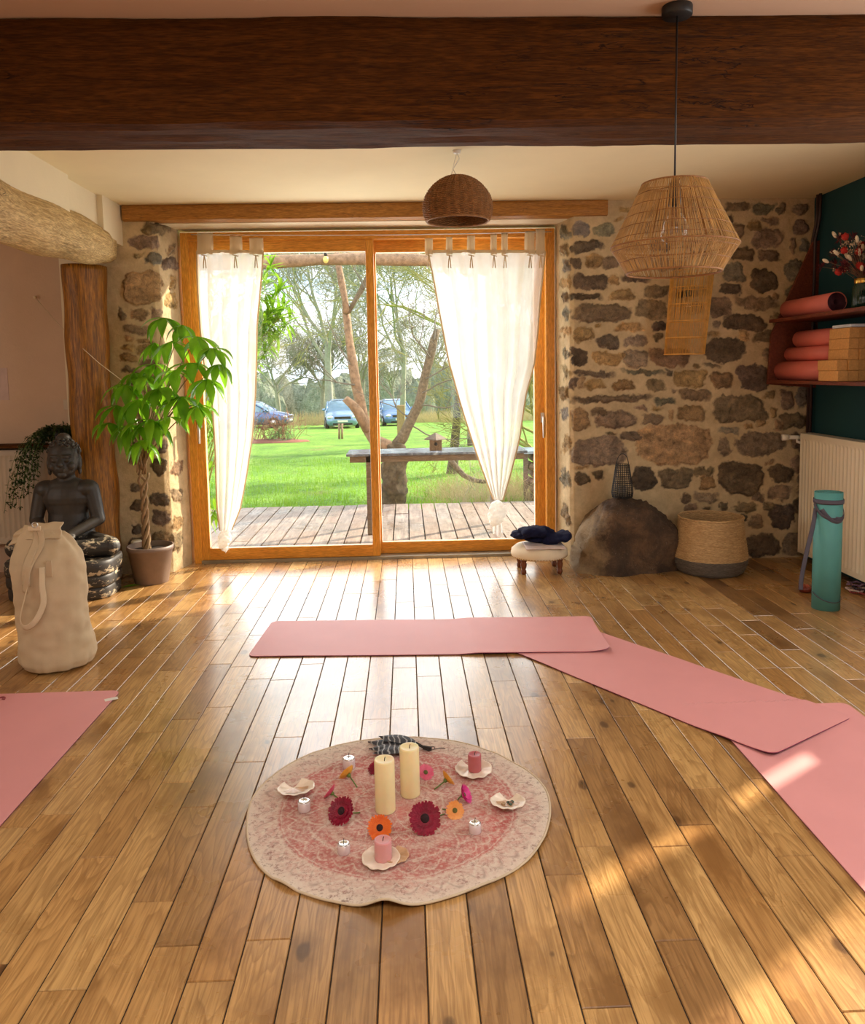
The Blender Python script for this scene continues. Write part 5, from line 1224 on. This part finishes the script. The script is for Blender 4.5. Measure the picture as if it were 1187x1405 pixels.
for i, (a, b, Y, L) in enumerate(clusters):
    c = P(a, b, Y); s0 = tp0+Vector((rnd.uniform(-.03, .03), rnd.uniform(-.03, .03), rnd.uniform(-.02, .10))); mid = s0.lerp(c, .5)+Vector((0, 0, .06)); mid.x = s0.x*.6+c.x*.4
    pts = [s0*(1-u)**2+mid*2*u*(1-u)+c*u*u for u in np.linspace(0, 1, 12)]; sm.tube(pts, [.0055-.003*u for u in np.linspace(0, 1, 12)], 6)
    nl = rnd.choice((7, 8, 9)); a0 = rnd.uniform(0, 6.28)
    for j in range(nl):
        aa = a0+2*PI*j/nl+rnd.uniform(-.2, .2); leaflet(lf, c, (math.cos(aa), math.sin(aa)*.9-.1, rnd.uniform(-.8, .1)), L*rnd.uniform(1.0, 1.4), L*rnd.uniform(.32, .42), rnd.uniform(.2, .5))
sm.build('branches', M['stem'], T); lf.build('foliage', M['leaf'], T)
c = P(165, 806, 5.0); c = F(166, 806, .004); m = MB(); leaflet(m, c, (1, .4, .03), .12, .04, .01); tag(m.build('fallen_leaf', M['leaf']), 'single green leaf lying on the floor beside the pot', 'leaf')
m = MB(); c = F(196, 805, 0); m.lathe([(0, 0), (.07, 0), (.085, .006), (.08, .006), (.068, .003), (0, .003)], (PXc-.005, PYc-.14, 0), 32)
c = (-1.83, 5.27, 0)
m = MB(); zc = 0; q = P(186, 742, 5.36); m.lathe([(0, .0), (.035, .0), (.037, .24), (.030, .25), (0, .25)], (q.x, 5.38, 0), 24)
m.v = [v for v in m.v]; tag(m.build('white_bottle', M['white']), 'pale white jar standing behind the taupe plant pot', 'jar')

# left radiator, board, trailing plant
def radiator(name, label, x0, x1, z0, z1, th, rot, org, mat, pitch=.035):
    """front face along local x at local y=0, thickness to +y"""
    T = thing(name, label, 'radiator', org); R = Matrix.Translation(org)@Matrix.Rotation(rot, 4, 'Z')
    m = MB(); nx = int((x1-x0)/pitch)*8; vs = []
    for z, ins in ((z0+.005, 0), (z0+.035, 0), (z0+.055, 1), (z1-.055, 1), (z1-.035, 0), (z1-.005, 0)):
        for i in range(nx+1):
            x = x0+.012+(x1-x0-.024)*i/nx; w = .006*(.5-.5*math.cos(2*PI*i/8))**.6; vs.append((x, -.004 if not ins else -.004+w, z))
    w = nx+1; m.add(vs, [(j*w+i, j*w+i+1, (j+1)*w+i+1, (j+1)*w+i) for j in range(5) for i in range(nx)]); m.v = [tuple(R@Vector(v)) for v in m.v]; m.build('ribbed_panel', mat, T)
    m = MB(); m.box((x0, 0, z0), (x0+.014, th, z1)); m.box((x1-.014, 0, z0), (x1, th, z1)); m.box((x0, 0, z1-.008), (x1, th, z1)); m.box((x0, .004, z0), (x1, th, z0+.01)); m.box((x0+.01, .02, z0+.01), (x1-.01, th-.01, z1-.01)); m.v = [tuple(R@Vector(v)) for v in m.v]; m.build('casing', mat, T, .003)
    return T, R
T, R = radiator('panel_radiator', 'pale old panel radiator in the alcove behind the statue', -3.3+2.75, -2.16+2.75, .22, .87, .08, 0, (-2.75, 5.49, 0), M['radiator_old'])
m = MB(); m.box((-3.4, 5.42, .885), (-2.13, 5.60, .905)); tag(m.build('radiator_board', M['beam'], bevel=.003), 'narrow dark shelf board above the left radiator', 'shelf')
T2, R = radiator('wall_radiator', 'large white ribbed panel radiator under the teal wall at the right', 0, 1.95, .07, .89, .09, PI/2, (2.66, 3.36, 0), M['radiator'], .042)
# the panel's face must look at the room
for ch in [o for o in bpy.data.objects if o.parent == T2]:
    me = ch.data
    for v in me.vertices: v.co.x = -v.co.x+.0
m = MB(); q = P(1084, 600, 5.36); m.tube([(2.60, 5.36, q.z), (2.70, 5.34, q.z)], .014, 12); m.tube([(2.56, 5.36, q.z), (2.60, 5.36, q.z)], .022, 14); m.tube([(2.66, 5.35, q.z), (2.66, 5.35, q.z-.03), (2.69, 5.30, q.z-.04)], .010, 8); m.build('valve', M['white'], T2)
for yy in (3.5, 5.2):
    m = MB(); m.box((2.66, yy, .30), (XR+.001, yy+.03, .7)); m.build('bracket', M['white'], T2)
q = P(82, 597, 5.50)
T = thing('trailing_plant', 'dark trailing houseplant in a low white dish on the shelf behind the statue head', 'potted plant', (q.x, 5.50, .905))
m = MB(); m.lathe([(0, .905), (.07, .905), (.085, .925), (.08, .925), (.065, .912), (0, .912)], (q.x, 5.50, 0), 28); m.build('saucer', M['white'], T)
m = MB(); m.lathe([(0, .913), (.055, .913), (.068, 1.01), (.062, 1.01), (0, 1.0)], (q.x, 5.50, 0), 28); m.build('pot', M['black_metal'], T)
rnd = random.Random(31); m = MB(); lv = MB()
for i in range(60):
    a = rnd.uniform(0, 2*PI); L = rnd.uniform(.08, .20); left = rnd.random() < .38
    p = Vector((q.x+.05*math.cos(a), 5.50+.04*math.sin(a), 1.0)); d = Vector((math.cos(a), math.sin(a)*.3-.25, 1.1)); pts = [p.copy()]
    if left: d = Vector((-1.1, -.5, .5)); L = rnd.uniform(.35, .62)
    for k in range(12):
        d = d+Vector((0, 0, -.35 if not left else -.42)); d.x *= .93; p = p+d.normalized()*L/11; p.x = min(p.x, -2.13); p.y = min(p.y, 5.55); pts.append(p.copy())
        for _ in range(3): lance(lv, p, (rnd.gauss(0, 1), rnd.gauss(0, 1)-.3, rnd.gauss(0, .8)), rnd.uniform(.018, .035), .013, .2)
    m.tube(pts, .0016, 4)
m.build('stems', M['g_stem'], T); lv.build('foliage', leafmat('dark_leaf', srgb(20, 34, 16), srgb(40, 60, 28), .2, .5), T)
m = MB(); a = P(48, 408, 5.58); b = P(108, 473, 5.24); c = P(166, 521, 5.1); m.tube([a, a.lerp(b, .5)+Vector((0, 0, -.01)), b, b.lerp(c, .5)+Vector((0, 0, -.01)), c], .0022, 5); m.sphere(a, .012, 8, 6)
tag(m.build('support_string', M['canvas_light']), 'thin string tied from a nail in the pink wall to the potted tree', 'string')
m = MB(); x = P(104, 450, 5.57).x; m.tube([(x, 5.575, .9), (x, 5.575, 2.3)], .012, 8); m.tube([(x-.035, 5.585, .9), (x-.035, 5.585, 2.3)], .009, 8); tag(m.build('heating_pipe', M['radiator_old']), 'pair of pale vertical pipes beside the wooden post', 'pipe')
m = MB(); q = P(94, 555, 5.59); m.box((q.x-.035, 5.588, q.z-.035), (q.x+.035, 5.605, q.z+.035)); tag(m.build('wall_socket', M['radiator_old'], bevel=.003), 'small square socket plate on the pink wall', 'socket')
m = MB(); q = P(1, 525, 5.59); m.box((q.x-.10, 5.596, q.z-.12), (q.x+.045, 5.603, q.z+.10)); tag(m.build('paper_notice', simple('paper_pinkish', srgb(196, 168, 156), .8, bump=0)), 'faded sheet of paper on the pink wall at the left edge', 'paper')

# ================================================================== RIGHT SIDE
# boulder
M['boulder'] = None
t = NT('granite_boulder'); v = t.coord(); n1 = t.noise(v, 5, 9, .72, .3); n2 = t.noise(v, 70, 4, .8)
c = t.ramp(n1, [(.28, srgb(36, 26, 20)), (.5, srgb(84, 64, 48)), (.7, srgb(132, 100, 70))]); sp = t.n('ShaderNodeSeparateXYZ'); t.l(v, sp.inputs[0])
lime = t.ramp(t.math('ADD', t.math('MULTIPLY', sp.outputs[0], -1.0), t.math('MULTIPLY', n1, .35)), [(.33, 0.0), (.43, 1.0)])
c = t.mix(t.math('MULTIPLY', lime, .75), c, srgb(176, 148, 108)); c = t.mix(t.ramp(n2, [(.62, 0.0), (.72, .6)]), c, srgb(176, 160, 140))
M['boulder'] = t.done(t.bsdf(c, .8, 0, t.bump(t.math('ADD', n1, t.math('MULTIPLY', n2, .4)), 1.0, .035)))
bc = Vector((P(856, 760, 5.28).x, 5.33, 0)); m = MB()
def bo(p):
    q = p*(1+.22*nz(p.x*3.2, p.y*3.2, p.z*3.2+4)+.11*nz(p.x*8, p.y*8, p.z*8)+.05*abs(nz(p.x*18, p.y*18, p.z*18))+.03*nz(p.x*40, p.y*40, p.z*40)); q.z *= (1 if q.z < .3 else .97)
    if q.x < 0 and q.z > .15: q.z -= (-q.x)**1.3*.45*max(0, q.z-.05)/.3
    return q
vs = []
m.sphere((0, 0, 0), (1, 1, 1), 90, 60)
out = []
for p in m.v:
    p = Vector(p); e = .72; q = Vector((abs(p.x)**e*(1 if p.x > 0 else -1)*.345, abs(p.y)**e*(1 if p.y > 0 else -1)*.26, abs(p.z)**e*(1 if p.z > 0 else -1)*.50))
    if q.z > 0: q.x *= 1-.30*max(0, q.z/.5)**2.0
    q = bo(q); q.z = max(q.z, -.005); out.append(tuple(q+bc))
m.v = out; tag(m.build('boulder', M['boulder'], base=bc), 'large rounded brown boulder set at the foot of the stone wall', 'boulder')
# find the boulder's top under the lantern
lq = P(854, 683, 5.22)
ltop = max((p[2] for p in out if (p[0]-lq.x)**2+(p[1]-5.22)**2 < .035**2), default=lq.z)
LZ = ltop-.004
T = thing('wire_lantern', 'black ribbed wire lantern standing on the boulder', 'lantern', (lq.x, 5.22, LZ))
k = 5.22/1097; c0 = Vector((lq.x, 5.22, 0)); HL = 46*k
def lr(f): return np.interp(f, [0, .12, .3, 1], [.064, .070, .066, .043])
m = MB()
for i in range(19): f = i/18; m.tube([c0+Vector((lr(f)*math.cos(a), lr(f)*math.sin(a), LZ+.004+f*HL)) for a in np.linspace(0, 2*PI, 33)[:-1]], .0022, 5, closed=True)
m.build('hoops', M['black_metal'], T); m = MB()
for j in range(24): a = 2*PI*j/24; m.tube([c0+Vector((lr(f)*math.cos(a), lr(f)*math.sin(a), LZ+.004+f*HL)) for f in np.linspace(0, 1, 8)], .0024, 5)
m.lathe([(0, LZ+.002), (.064, LZ+.002), (.064, LZ+.006), (0, LZ+.006)], c0, 30); m.build('frame', M['black_metal'], T)
m = MB(); m.tube([c0+Vector((.040*math.cos(a), 0, LZ+HL+.03*0+.075*math.sin(a)*(1.0))) for a in np.linspace(0, PI, 20)], .0026, 6); m.build('carry_handle', M['black_metal'], T)
m = MB(); m.lathe([(0, LZ+.007), (.026, LZ+.007), (.026, LZ+.075), (0, LZ+.075)], c0, 20); m.build('candle', simple('dull_glass', srgb(120, 112, 100), .3, bump=0), T)
# basket
k = 5.1/1097; bx = P(975, 790, 5.12).x; by = 5.13; T = thing('seagrass_basket', 'round woven basket, tan above and grey below, in front of the stone wall', 'basket', (bx, by, 0))
pr = [(0, .19), (.02, .212), (.07, .232), (.11, .236), (.17, .226), (.25, .212), (.33, .203), (.365, .202)]
def br(z): return np.interp(z, [p[0] for p in pr], [p[1] for p in pr])
M['seagrass'] = wood('seagrass_tan', srgb(182, 144, 96), srgb(226, 192, 142), (3, 3, 26), .8, bump=.5, gs=5); M['seagrass_grey'] = wood('seagrass_grey', srgb(92, 84, 76), srgb(128, 118, 106), (3, 3, 26), .8, bump=.5, gs=5)
def bwall(z0, z1, nr):
    m = MB(); nc = 120; vs = []
    for i in range(nr*4+1):
        z = z0+(z1-z0)*i/(nr*4)
        for c in range(nc):
            a = 2*PI*c/nc; r = br(z)+.0035*abs(math.sin(PI*i/4))+.0018*math.sin(c*PI/2+(i//4)*PI)+.004*nz(math.cos(a)*2, math.sin(a)*2, z*5); vs.append((bx+r*math.cos(a), by+r*math.sin(a), z+.006*nz(math.cos(a)*3, math.sin(a)*3, 9)*(z/.36)))
    n = nr*4; m.add(vs, [(i*nc+c, i*nc+(c+1) % nc, (i+1)*nc+(c+1) % nc, (i+1)*nc+c) for i in range(n) for c in range(nc)], True); return m
m = bwall(.104, .365, 34); m.build('upper_weave', M['seagrass'], T, mods=[('SOLIDIFY', dict(thickness=.006))])
m = bwall(.0, .106, 14); m.lathe([(0, .004), (.19, .004), (.19, .010), (0, .010)], (bx, by, 0), 40); m.build('lower_weave', M['seagrass_grey'], T, mods=[('SOLIDIFY', dict(thickness=.006))])
m = MB(); m.tube([(bx+.204*math.cos(a), by+.204*math.sin(a), .366+.004*nz(math.cos(a)*3, math.sin(a)*3, 9)) for a in np.linspace(0, 2*PI, 61)[:-1]], .006, 8, closed=True); m.build('rim', M['seagrass'], T)
# foot stool with cloth
sx, sy = P(737, 775, 5.36).x, 5.27; T = thing('foot_stool', 'small round cream footstool with turned wooden legs by the door', 'footstool', (sx, sy, 0))
m = MB(); m.lathe([(0, .100), (.178, .100), (.186, .108), (.190, .128), (.186, .150), (.160, .172), (.10, .184), (0, .188)], (sx, sy, 0), 56); m.build('cushion', fabric('cream_velvet', srgb(232, 214, 186)), T)
m = MB()
for j in range(60): a = 2*PI*j/60; m.sphere((sx+.186*math.cos(a), sy+.186*math.sin(a), .108), .0035, 6, 4)
m.build('nail_trim', simple('brass', srgb(170, 120, 60), .3, .9, bump=0), T)
M['stool_leg'] = wood('stool_leg', srgb(96, 46, 22), srgb(140, 76, 38), (8, 8, .8), .4)
for (a, b) in ((-.12, -.10), (.12, -.10), (-.12, .10), (.12, .10)):
    m = MB(); m.lathe([(0, 0), (.014, 0), (.018, .01), (.018, .025), (.013, .032), (.019, .05), (.022, .07), (.016, .08), (.022, .09), (.022, .102), (0, .102)], (sx+a, sy+b, 0), 16); m.build('leg', M['stool_leg'], T)
m = MB(); m.grid(lambda u, v: Vector((sx-.11+.26*u, sy-.165+.2*v, .189+.004*nz(u*4, v*4)-.03*max(0, .25-v)**1.0-.010*abs(u-.5))), 24, 16); o = m.build('folded_cloth', fabric('pale_pink_cloth', srgb(226, 206, 200)), mods=[('SOLIDIFY', dict(thickness=.004, offset=1))]); tag(o, 'pale pinkish folded cloth lying flat on the footstool under the navy garment', 'cloth')
gx = P(742, 728, 5.3).x
m = MB(); rg = random.Random(44)
for i in range(16):
    f = i/15; cx_ = gx-.13+.29*f+rg.uniform(-.02, .02); hh = .225+.05*math.exp(-((f-.25)/.28)**2)+rg.uniform(-.012, .012); m.sphere((cx_, sy+rg.uniform(-.05, .06), hh), (rg.uniform(.035, .075), rg.uniform(.04, .08), rg.uniform(.02, .032)), 36, 24, fn=lambda p: p*(1+.5*nz(p.x*16+i, p.y*16, p.z*16)+.3*abs(nz(p.x*40, p.y*40, p.z*40+i))), M=Matrix.Rotation(rg.uniform(-.5, .5), 3, 'Y'))
m.sphere((gx+.02, sy+.02, .215), (.14, .09, .028), 30, 20)
o = m.build('navy_garment', fabric('navy_knit', srgb(24, 26, 52)), mods=[('REMESH', dict(mode='VOXEL', voxel_size=.006, use_smooth_shade=True))]); tag(o, 'crumpled dark navy garment heaped on the footstool', 'garment')
# teal mat standing
tx, ty = P(1134, 838, 4.26).x, 4.27; T = thing('rolled_mat', 'teal rolled mat standing upright before the white radiator', 'yoga mat', (tx, ty, 0))
M['teal_mat'] = simple('teal_mat', srgb(88, 158, 156), .6, vary=.06, bump=.2, bscale=600); Ht = .652
m = MB(); vs = []; nt = 200; 
def sp_(i, z): a = i/nt*2*PI*5; r = .014+(.0725-.014)*min(1, i/nt*5/4.0)**1.0; return Vector((tx+r*math.cos(a+1), ty+r*math.sin(a+1), z))
m.grid(lambda u, v: sp_(u*nt, v*Ht), nt, 2); m.build('rolled_sheet', M['teal_mat'], T, mods=[('SOLIDIFY', dict(thickness=.0045))])
M['strap'] = fabric('grey_strap', srgb(96, 92, 104))
def wrap(z0, z1, a0, a1, r=.0765, n=30): return [(tx+r*math.cos(a0+(a1-a0)*i/n), ty+r*math.sin(a0+(a1-a0)*i/n), z0+(z1-z0)*i/n+(-.03*math.sin(PI*i/n) if z0 > z1+.001 or z1 > z0+.001 else 0)) for i in range(n+1)]
def zz(py): return P(1134, py, ty-.07).z
m = MB()
for pts in (wrap(zz(690), zz(690), 0, 2*PI), wrap(zz(693), zz(712), PI*.98, PI*1.55), wrap(zz(712), zz(695), PI*1.5, PI*2.02), wrap(zz(700), zz(716), PI*1.2, PI*1.7)): m.tube(pts, [(.013, .0016)]*len(pts), 6, flat=(0, 0, 1))
ribbon(m, [(tx-.075, ty-.01, zz(700)), (tx-.095, ty-.02, zz(725)), (tx-.125, ty-.02, zz(760)), (tx-.150, ty-.02, zz(795)), (tx-.152, ty-.02, zz(812))], .026, (1, 0, 0)); m.build('carry_strap', M['strap'], T)
m = MB(); pts = wrap(zz(816), zz(823), PI*1.0, PI*1.95); m.tube(pts, [(.0035, .0012)]*len(pts), 5, flat=(0, 0, 1)); m.build('cord_loop', M['strap'], T)
# bits under the radiator
c = F(1105, 812); T = thing('copper_bowl', 'small reddish bowl on the floor left of the teal mat', 'bowl', c)
m = MB(); m.lathe([(0, 0), (.03, 0), (.038, .012), (.040, .034), (.037, .034), (.033, .010), (0, .008)], c, 28); m.build('bowl_shell', simple('copper_red', srgb(120, 52, 40), .3, .3), T)
m = MB(); rnd = random.Random(9)
for i in range(9): m.sphere(c+Vector((rnd.uniform(-.02, .02), rnd.uniform(-.02, .02), .022+rnd.uniform(0, .02))), .010, 8, 6)
m.build('contents', simple('petals_red', srgb(160, 80, 60), .6, vary=.5, vscale=60), T)
cb = F(1166, 812); rnd = random.Random(15)
cols = [srgb(150, 60, 60), srgb(196, 176, 170), srgb(40, 34, 44), srgb(120, 90, 110), srgb(176, 110, 80)]
T = thing('bead_heap', 'small heap of mixed coloured bead strings on the floor under the radiator', 'beads', cb)
for s in range(4):
    m = MB(); c1 = cb+Vector((rnd.uniform(-.05, .05), rnd.uniform(-.04, .03), .006))
    for i in range(36): a = 2*PI*i/36; m.sphere(c1+Vector((.05*math.cos(a)*(1+.3*math.sin(3*a+s)), .04*math.sin(a), .012*s+.008*abs(math.sin(a*2)))), .0065, 8, 6)
    m.build('bead_string', simple('beads_%d' % s, cols[s], .3, bump=0), T)

# shelf unit on the teal wall
M['shelf_wood'] = wood('reddish_shelf', srgb(92, 40, 24), srgb(136, 66, 40), (8, .8, 8), .5)
SXF, SYE, SY0 = 2.455, 5.37, 3.5; zs_top = P(1100, 438, 5.2).z; zs_bot = 1.250
zs_top = 1.655
T = thing('wall_shelf', 'reddish wooden two-tier shelf unit on the teal wall at the right edge', 'shelf', (2.62, 4.5, zs_bot))
for z in (zs_top, zs_bot):
    m = MB(); m.box((SXF, SY0, z-.022), (XR+.002, SYE, z)); m.build('board', M['shelf_wood'], T, .003)
zt = P(1123, 332, 5.38).z; m = MB(); m.prism([(XR, zs_bot-.06), (SXF, zs_bot-.03), (SXF+.02, zs_top-.1), (XR-.045, zt), (XR, zt+.01)], 0, .022, M=Matrix.Translation((0, SYE+.022, 0))@Matrix.Rotation(PI/2, 4, 'X')); m.build('side_panel', M['shelf_wood'], T, .002)
M['mat_roll'] = simple('mat_coral', srgb(214, 112, 100), .55, vary=.05, bump=.2, bscale=600)
M['mat_core'] = simple('mat_core_plum', srgb(74, 28, 44), .7, bump=0)
def rolled(x, z, r, y0, y1, label, ang=0.0):
    T = thing('rolled_mat', label, 'yoga mat', (x, (y0+y1)/2, z-r), 'rolled coral mats on the shelf')
    def mk(r0, r1, turns, a, b, mat, nm, nt=150):
        m = MB(); m.grid(lambda u, v: Vector((x+(r0+(r1-r0)*u)*math.cos(u*turns*2*PI+ang), y0+a+(y1-y0-a-b)*v, z+(r0+(r1-r0)*u)*math.sin(u*turns*2*PI+ang))), nt, 2); m.build(nm, mat, T, mods=[('SOLIDIFY', dict(thickness=.003))])
    mk(r*.30, r*.985, 5, .001, .001, M['mat_core'], 'inner_layers'); mk(r*.985, r, 1.05, 0, 0, M['mat_roll'], 'outer_layer', 60)
    return T
for (px_, pyc, r, y0, y1, lb) in ((2.555, zs_top+.060, .057, 4.70, 5.30, 'rolled coral mat lying alone on the top shelf beside the vase'), (2.60, 1.515, .052, 4.74, 5.22, 'rolled coral mat, topmost of the three stacked on the lower shelf'), (2.575, 1.419, .042, 4.74, 5.30, 'thin rolled coral mat in the middle of the stack on the lower shelf'), (2.555, zs_bot+.061, .060, 4.73, 5.36, 'rolled coral mat at the bottom of the stack on the lower shelf')):
    rolled(px_, pyc, r, y0, y1, lb)
M['cork'] = simple('cork_block', srgb(206, 150, 86), .85, vary=.14, vscale=90, bump=.4, bscale=200)
bs = .0605
rows = ['bottom', 'second', 'third', 'fourth', 'top']
protoB = None
for r_ in range(5):
    cols_ = range(0, 4) if r_ < 2 else range(1, 4)
    for c_ in cols_:
        x = 2.462+c_*.0625; z = zs_bot+.0005+r_*.0612
        lb = 'cork yoga block in the %s row of the shelf stack, %s column from the left' % (rows[r_], ('first', 'second', 'third', 'fourth')[c_])
        if protoB is None:
            m = MB(); m.box((x, 4.50, z), (x+bs, 4.715, z+bs)); protoB = o = m.build('yoga_block', M['cork'], bevel=.003); p0 = Vector((x, 4.5, z)); o0 = o.location.copy()
        else:
            o = protoB.copy(); COL.objects.link(o); o.location = o0+Vector((x, 4.5+.004*((r_*3+c_*5) % 4), z))-p0
        tag(o, lb, 'yoga block', 'stacked cork yoga blocks')
m = MB(); m.box((2.53, 4.50, zs_bot+.308), (2.70, 4.70, zs_bot+.325)); m.build
tag(m.build('small_book', simple('book_bluish', srgb(206, 210, 220), .6, bump=0), bevel=.002), 'thin pale book lying on top of the yoga blocks', 'book')
vx, vy = PX(1174, 420, 2.60).x, 4.52; T = thing('flower_vase', 'dark green ribbed vase with a gold collar on the top shelf', 'vase', (vx, vy, zs_top))
m = MB(); hv = .155; pr = [(0, 0), (.044, 0), (.050, .006), (.052, .04), (.050, .12), (.042, .14), (.040, hv+.02), (.036, hv+.02), (.036, .14), (0, .02)]
vs = []; n = 72
for (r, z) in pr:
    for q_ in range(n): a = 2*PI*q_/n; rr = r+(.0018*math.cos(a*24) if .003 < z < .13 and r > .03 else 0); vs.append((vx+rr*math.cos(a), vy+rr*math.sin(a), zs_top+z))
m.add(vs, [(i*n+q_, i*n+(q_+1) % n, (i+1)*n+(q_+1) % n, (i+1)*n+q_) for i in range(len(pr)-1) for q_ in range(n)], True); m.build('vase_body', simple('green_glass', srgb(14, 44, 34), .12, bump=0), T)
m = MB(); m.lathe([(.0415, .145), (.043, .148), (.043, .172), (.0415, .175)], (vx, vy, zs_top), 36); m.build('gold_collar', simple('gold', srgb(206, 160, 80), .25, 1, bump=0), T)
T = thing('dried_bouquet', 'dried flower bouquet in reds, plum and cream standing in the green vase', 'dried flowers', (vx, vy, zs_top+.17))
rnd = random.Random(23); c0 = Vector((vx, vy, zs_top+.16)); st = MB()
DM = {n: simple('dried_'+n, c, .85) for n, c in (('red', srgb(176, 40, 30)), ('plum', srgb(96, 26, 38)), ('cream', srgb(226, 206, 176)), ('spray', srgb(206, 180, 150)))}
def tail(e): m = MB(); m.sphere(e, (.010, .010, .022), 10, 8, M=(e-c0).to_track_quat('Z', 'Y').to_matrix()); m.build('bunny_tail', DM['cream'], T)
for i in range(60):
    e = c0+Vector((rnd.gauss(-.015, .075), rnd.gauss(0, .05), rnd.uniform(.05, .24))); st.tube([c0+Vector((rnd.uniform(-.02, .02), rnd.uniform(-.02, .02), 0)), c0.lerp(e, .5)+Vector((0, 0, .02)), e], .001, 4)
    kd = i % 5; d = (e-c0).normalized(); m = MB()
    if kd == 0: tail(e)
    elif kd == 1:
        m.sphere(e, .019, 14, 10, fn=lambda p: p*(1+.5*nz(p.x*120, p.y*120, p.z*120+i))); m.build('red_head', DM['red'], T)
    elif kd in (2, 3):
        for j in range(30): lance(m, e, d*.6+Vector((rnd.gauss(0, .7), rnd.gauss(0, .7), rnd.gauss(0, .7))), .045, .006, .1)
        m.build('plum_plume', DM['plum'], T)
    else:
        for j in range(16):
            q = e+Vector((rnd.gauss(0, .016), rnd.gauss(0, .016), rnd.gauss(0, .012))); m.tube([e, q], .0008, 3); m.sphere(q, .0035, 5, 4)
        m.build('cream_spray', DM['spray'], T)
for (a, b) in ((1133, 358), (1145, 322), (1154, 324)):
    e = P(a, b, 4.5); st.tube([c0, c0.lerp(e, .5)+Vector((0, 0, .02)), e], .001, 4); tail(e)
st.build('stems', simple('dry_stem', srgb(150, 110, 80), .8, bump=0), T)
# corner pipes
for i, (dx, lb) in enumerate(((0, 'dark painted pipe nearest the stone wall in the teal corner'), (.035, 'second dark painted pipe in the teal corner'))):
    m = MB(); a = 5.40-dx; m.tube([(2.755, a, .04), (2.755, a, 2.18), (2.757, a-.03, 2.26), (2.757, a-.05, 2.34), (2.757, a-.05, ZC)], .010, 10); tag(m.build('wall_pipe', simple('pipe_dark', srgb(58, 38, 36), .5, bump=0)), lb, 'pipe')

# ================================================================== LIGHT
w = bpy.data.worlds.new('sky'); scene.world = w; w.use_nodes = True; nt = w.node_tree; nt.nodes.clear()
out = nt.nodes.new('ShaderNodeOutputWorld'); bg = nt.nodes.new('ShaderNodeBackground'); tc = nt.nodes.new('ShaderNodeTexCoord'); mp = nt.nodes.new('ShaderNodeMapping'); mp.inputs['Scale'].default_value = (1, 1, 2.4)
nn = nt.nodes.new('ShaderNodeTexNoise'); nn.inputs['Scale'].default_value = 3.2; nn.inputs['Detail'].default_value = 7; nn.inputs['Roughness'].default_value = .6
cr = nt.nodes.new('ShaderNodeValToRGB'); cr.color_ramp.elements[0].position = .34; cr.color_ramp.elements[0].color = (.60, .78, 1.0, 1); cr.color_ramp.elements[1].position = .50; cr.color_ramp.elements[1].color = (.95, .98, 1.0, 1)
nt.links.new(tc.outputs['Generated'], mp.inputs[0]); nt.links.new(mp.outputs[0], nn.inputs['Vector']); nt.links.new(nn.outputs[0], cr.inputs[0]); nt.links.new(cr.outputs[0], bg.inputs[0]); bg.inputs[1].default_value = SKY; nt.links.new(bg.outputs[0], out.inputs[0])
def sun(strength, ang):
    l = bpy.data.lights.new('sun', 'SUN'); l.energy = strength; l.angle = ang; l.color = (1, .86, .66); o = bpy.data.objects.new('sun', l); COL.objects.link(o)
    d = Vector((-1, -.70, -.68)).normalized(); o.rotation_euler = d.to_track_quat('-Z', 'Y').to_euler(); o.location = (12, 16, 10)
sun(SUN, math.radians(1.2))
def area(name, loc, size, d, power, col):
    l = bpy.data.lights.new(name, 'AREA'); l.shape = 'RECTANGLE'; l.size, l.size_y = size; l.energy = power; l.color = col
    o = bpy.data.objects.new(name, l); COL.objects.link(o); o.location = loc; o.rotation_euler = Vector(d).to_track_quat('-Z', 'Y').to_euler(); return o
area('fill_side_window', (XR+.12, (WY0+WY1)/2, 1.5), (WY1-WY0, WZ1-WZ0), (-1, 0, 0), SIDE, (1, .95, .88))  # added fill lamp standing in the unseen side window
area('fill_side_left', (-4.28, 2.6, 1.4), (2.2, 1.4), (1, .0, 0), LEFT, (1, .93, .84))  # added fill lamp; the wall behind it has no opening
area('fill_ceiling', ((RX0+RX1)/2, (RY0+RY1)/2, ZC+.08), (RX1-RX0, RY1-RY0), (0, 0, -1), ROOF, (1, .93, .84))  # added fill lamp, brightens the near floor through the ceiling opening
area('daylight_door', (-.24, DOOR+.20, 1.18), (2.5, 2.25), (0, -1, 0), DOORL, (.95, .98, 1.0))

scene.view_settings.view_transform = 'Standard'; scene.view_settings.look = 'None'; scene.view_settings.gamma = 1; scene.view_settings.use_curve_mapping = False
scene.view_settings.exposure = EXPO
scene.cycles.use_denoising = True
scene.cycles.max_bounces = 10; scene.cycles.transparent_max_bounces = 24; scene.cycles.caustics_reflective = False; scene.cycles.caustics_refractive = False
scene.cycles.sample_clamp_indirect = 6
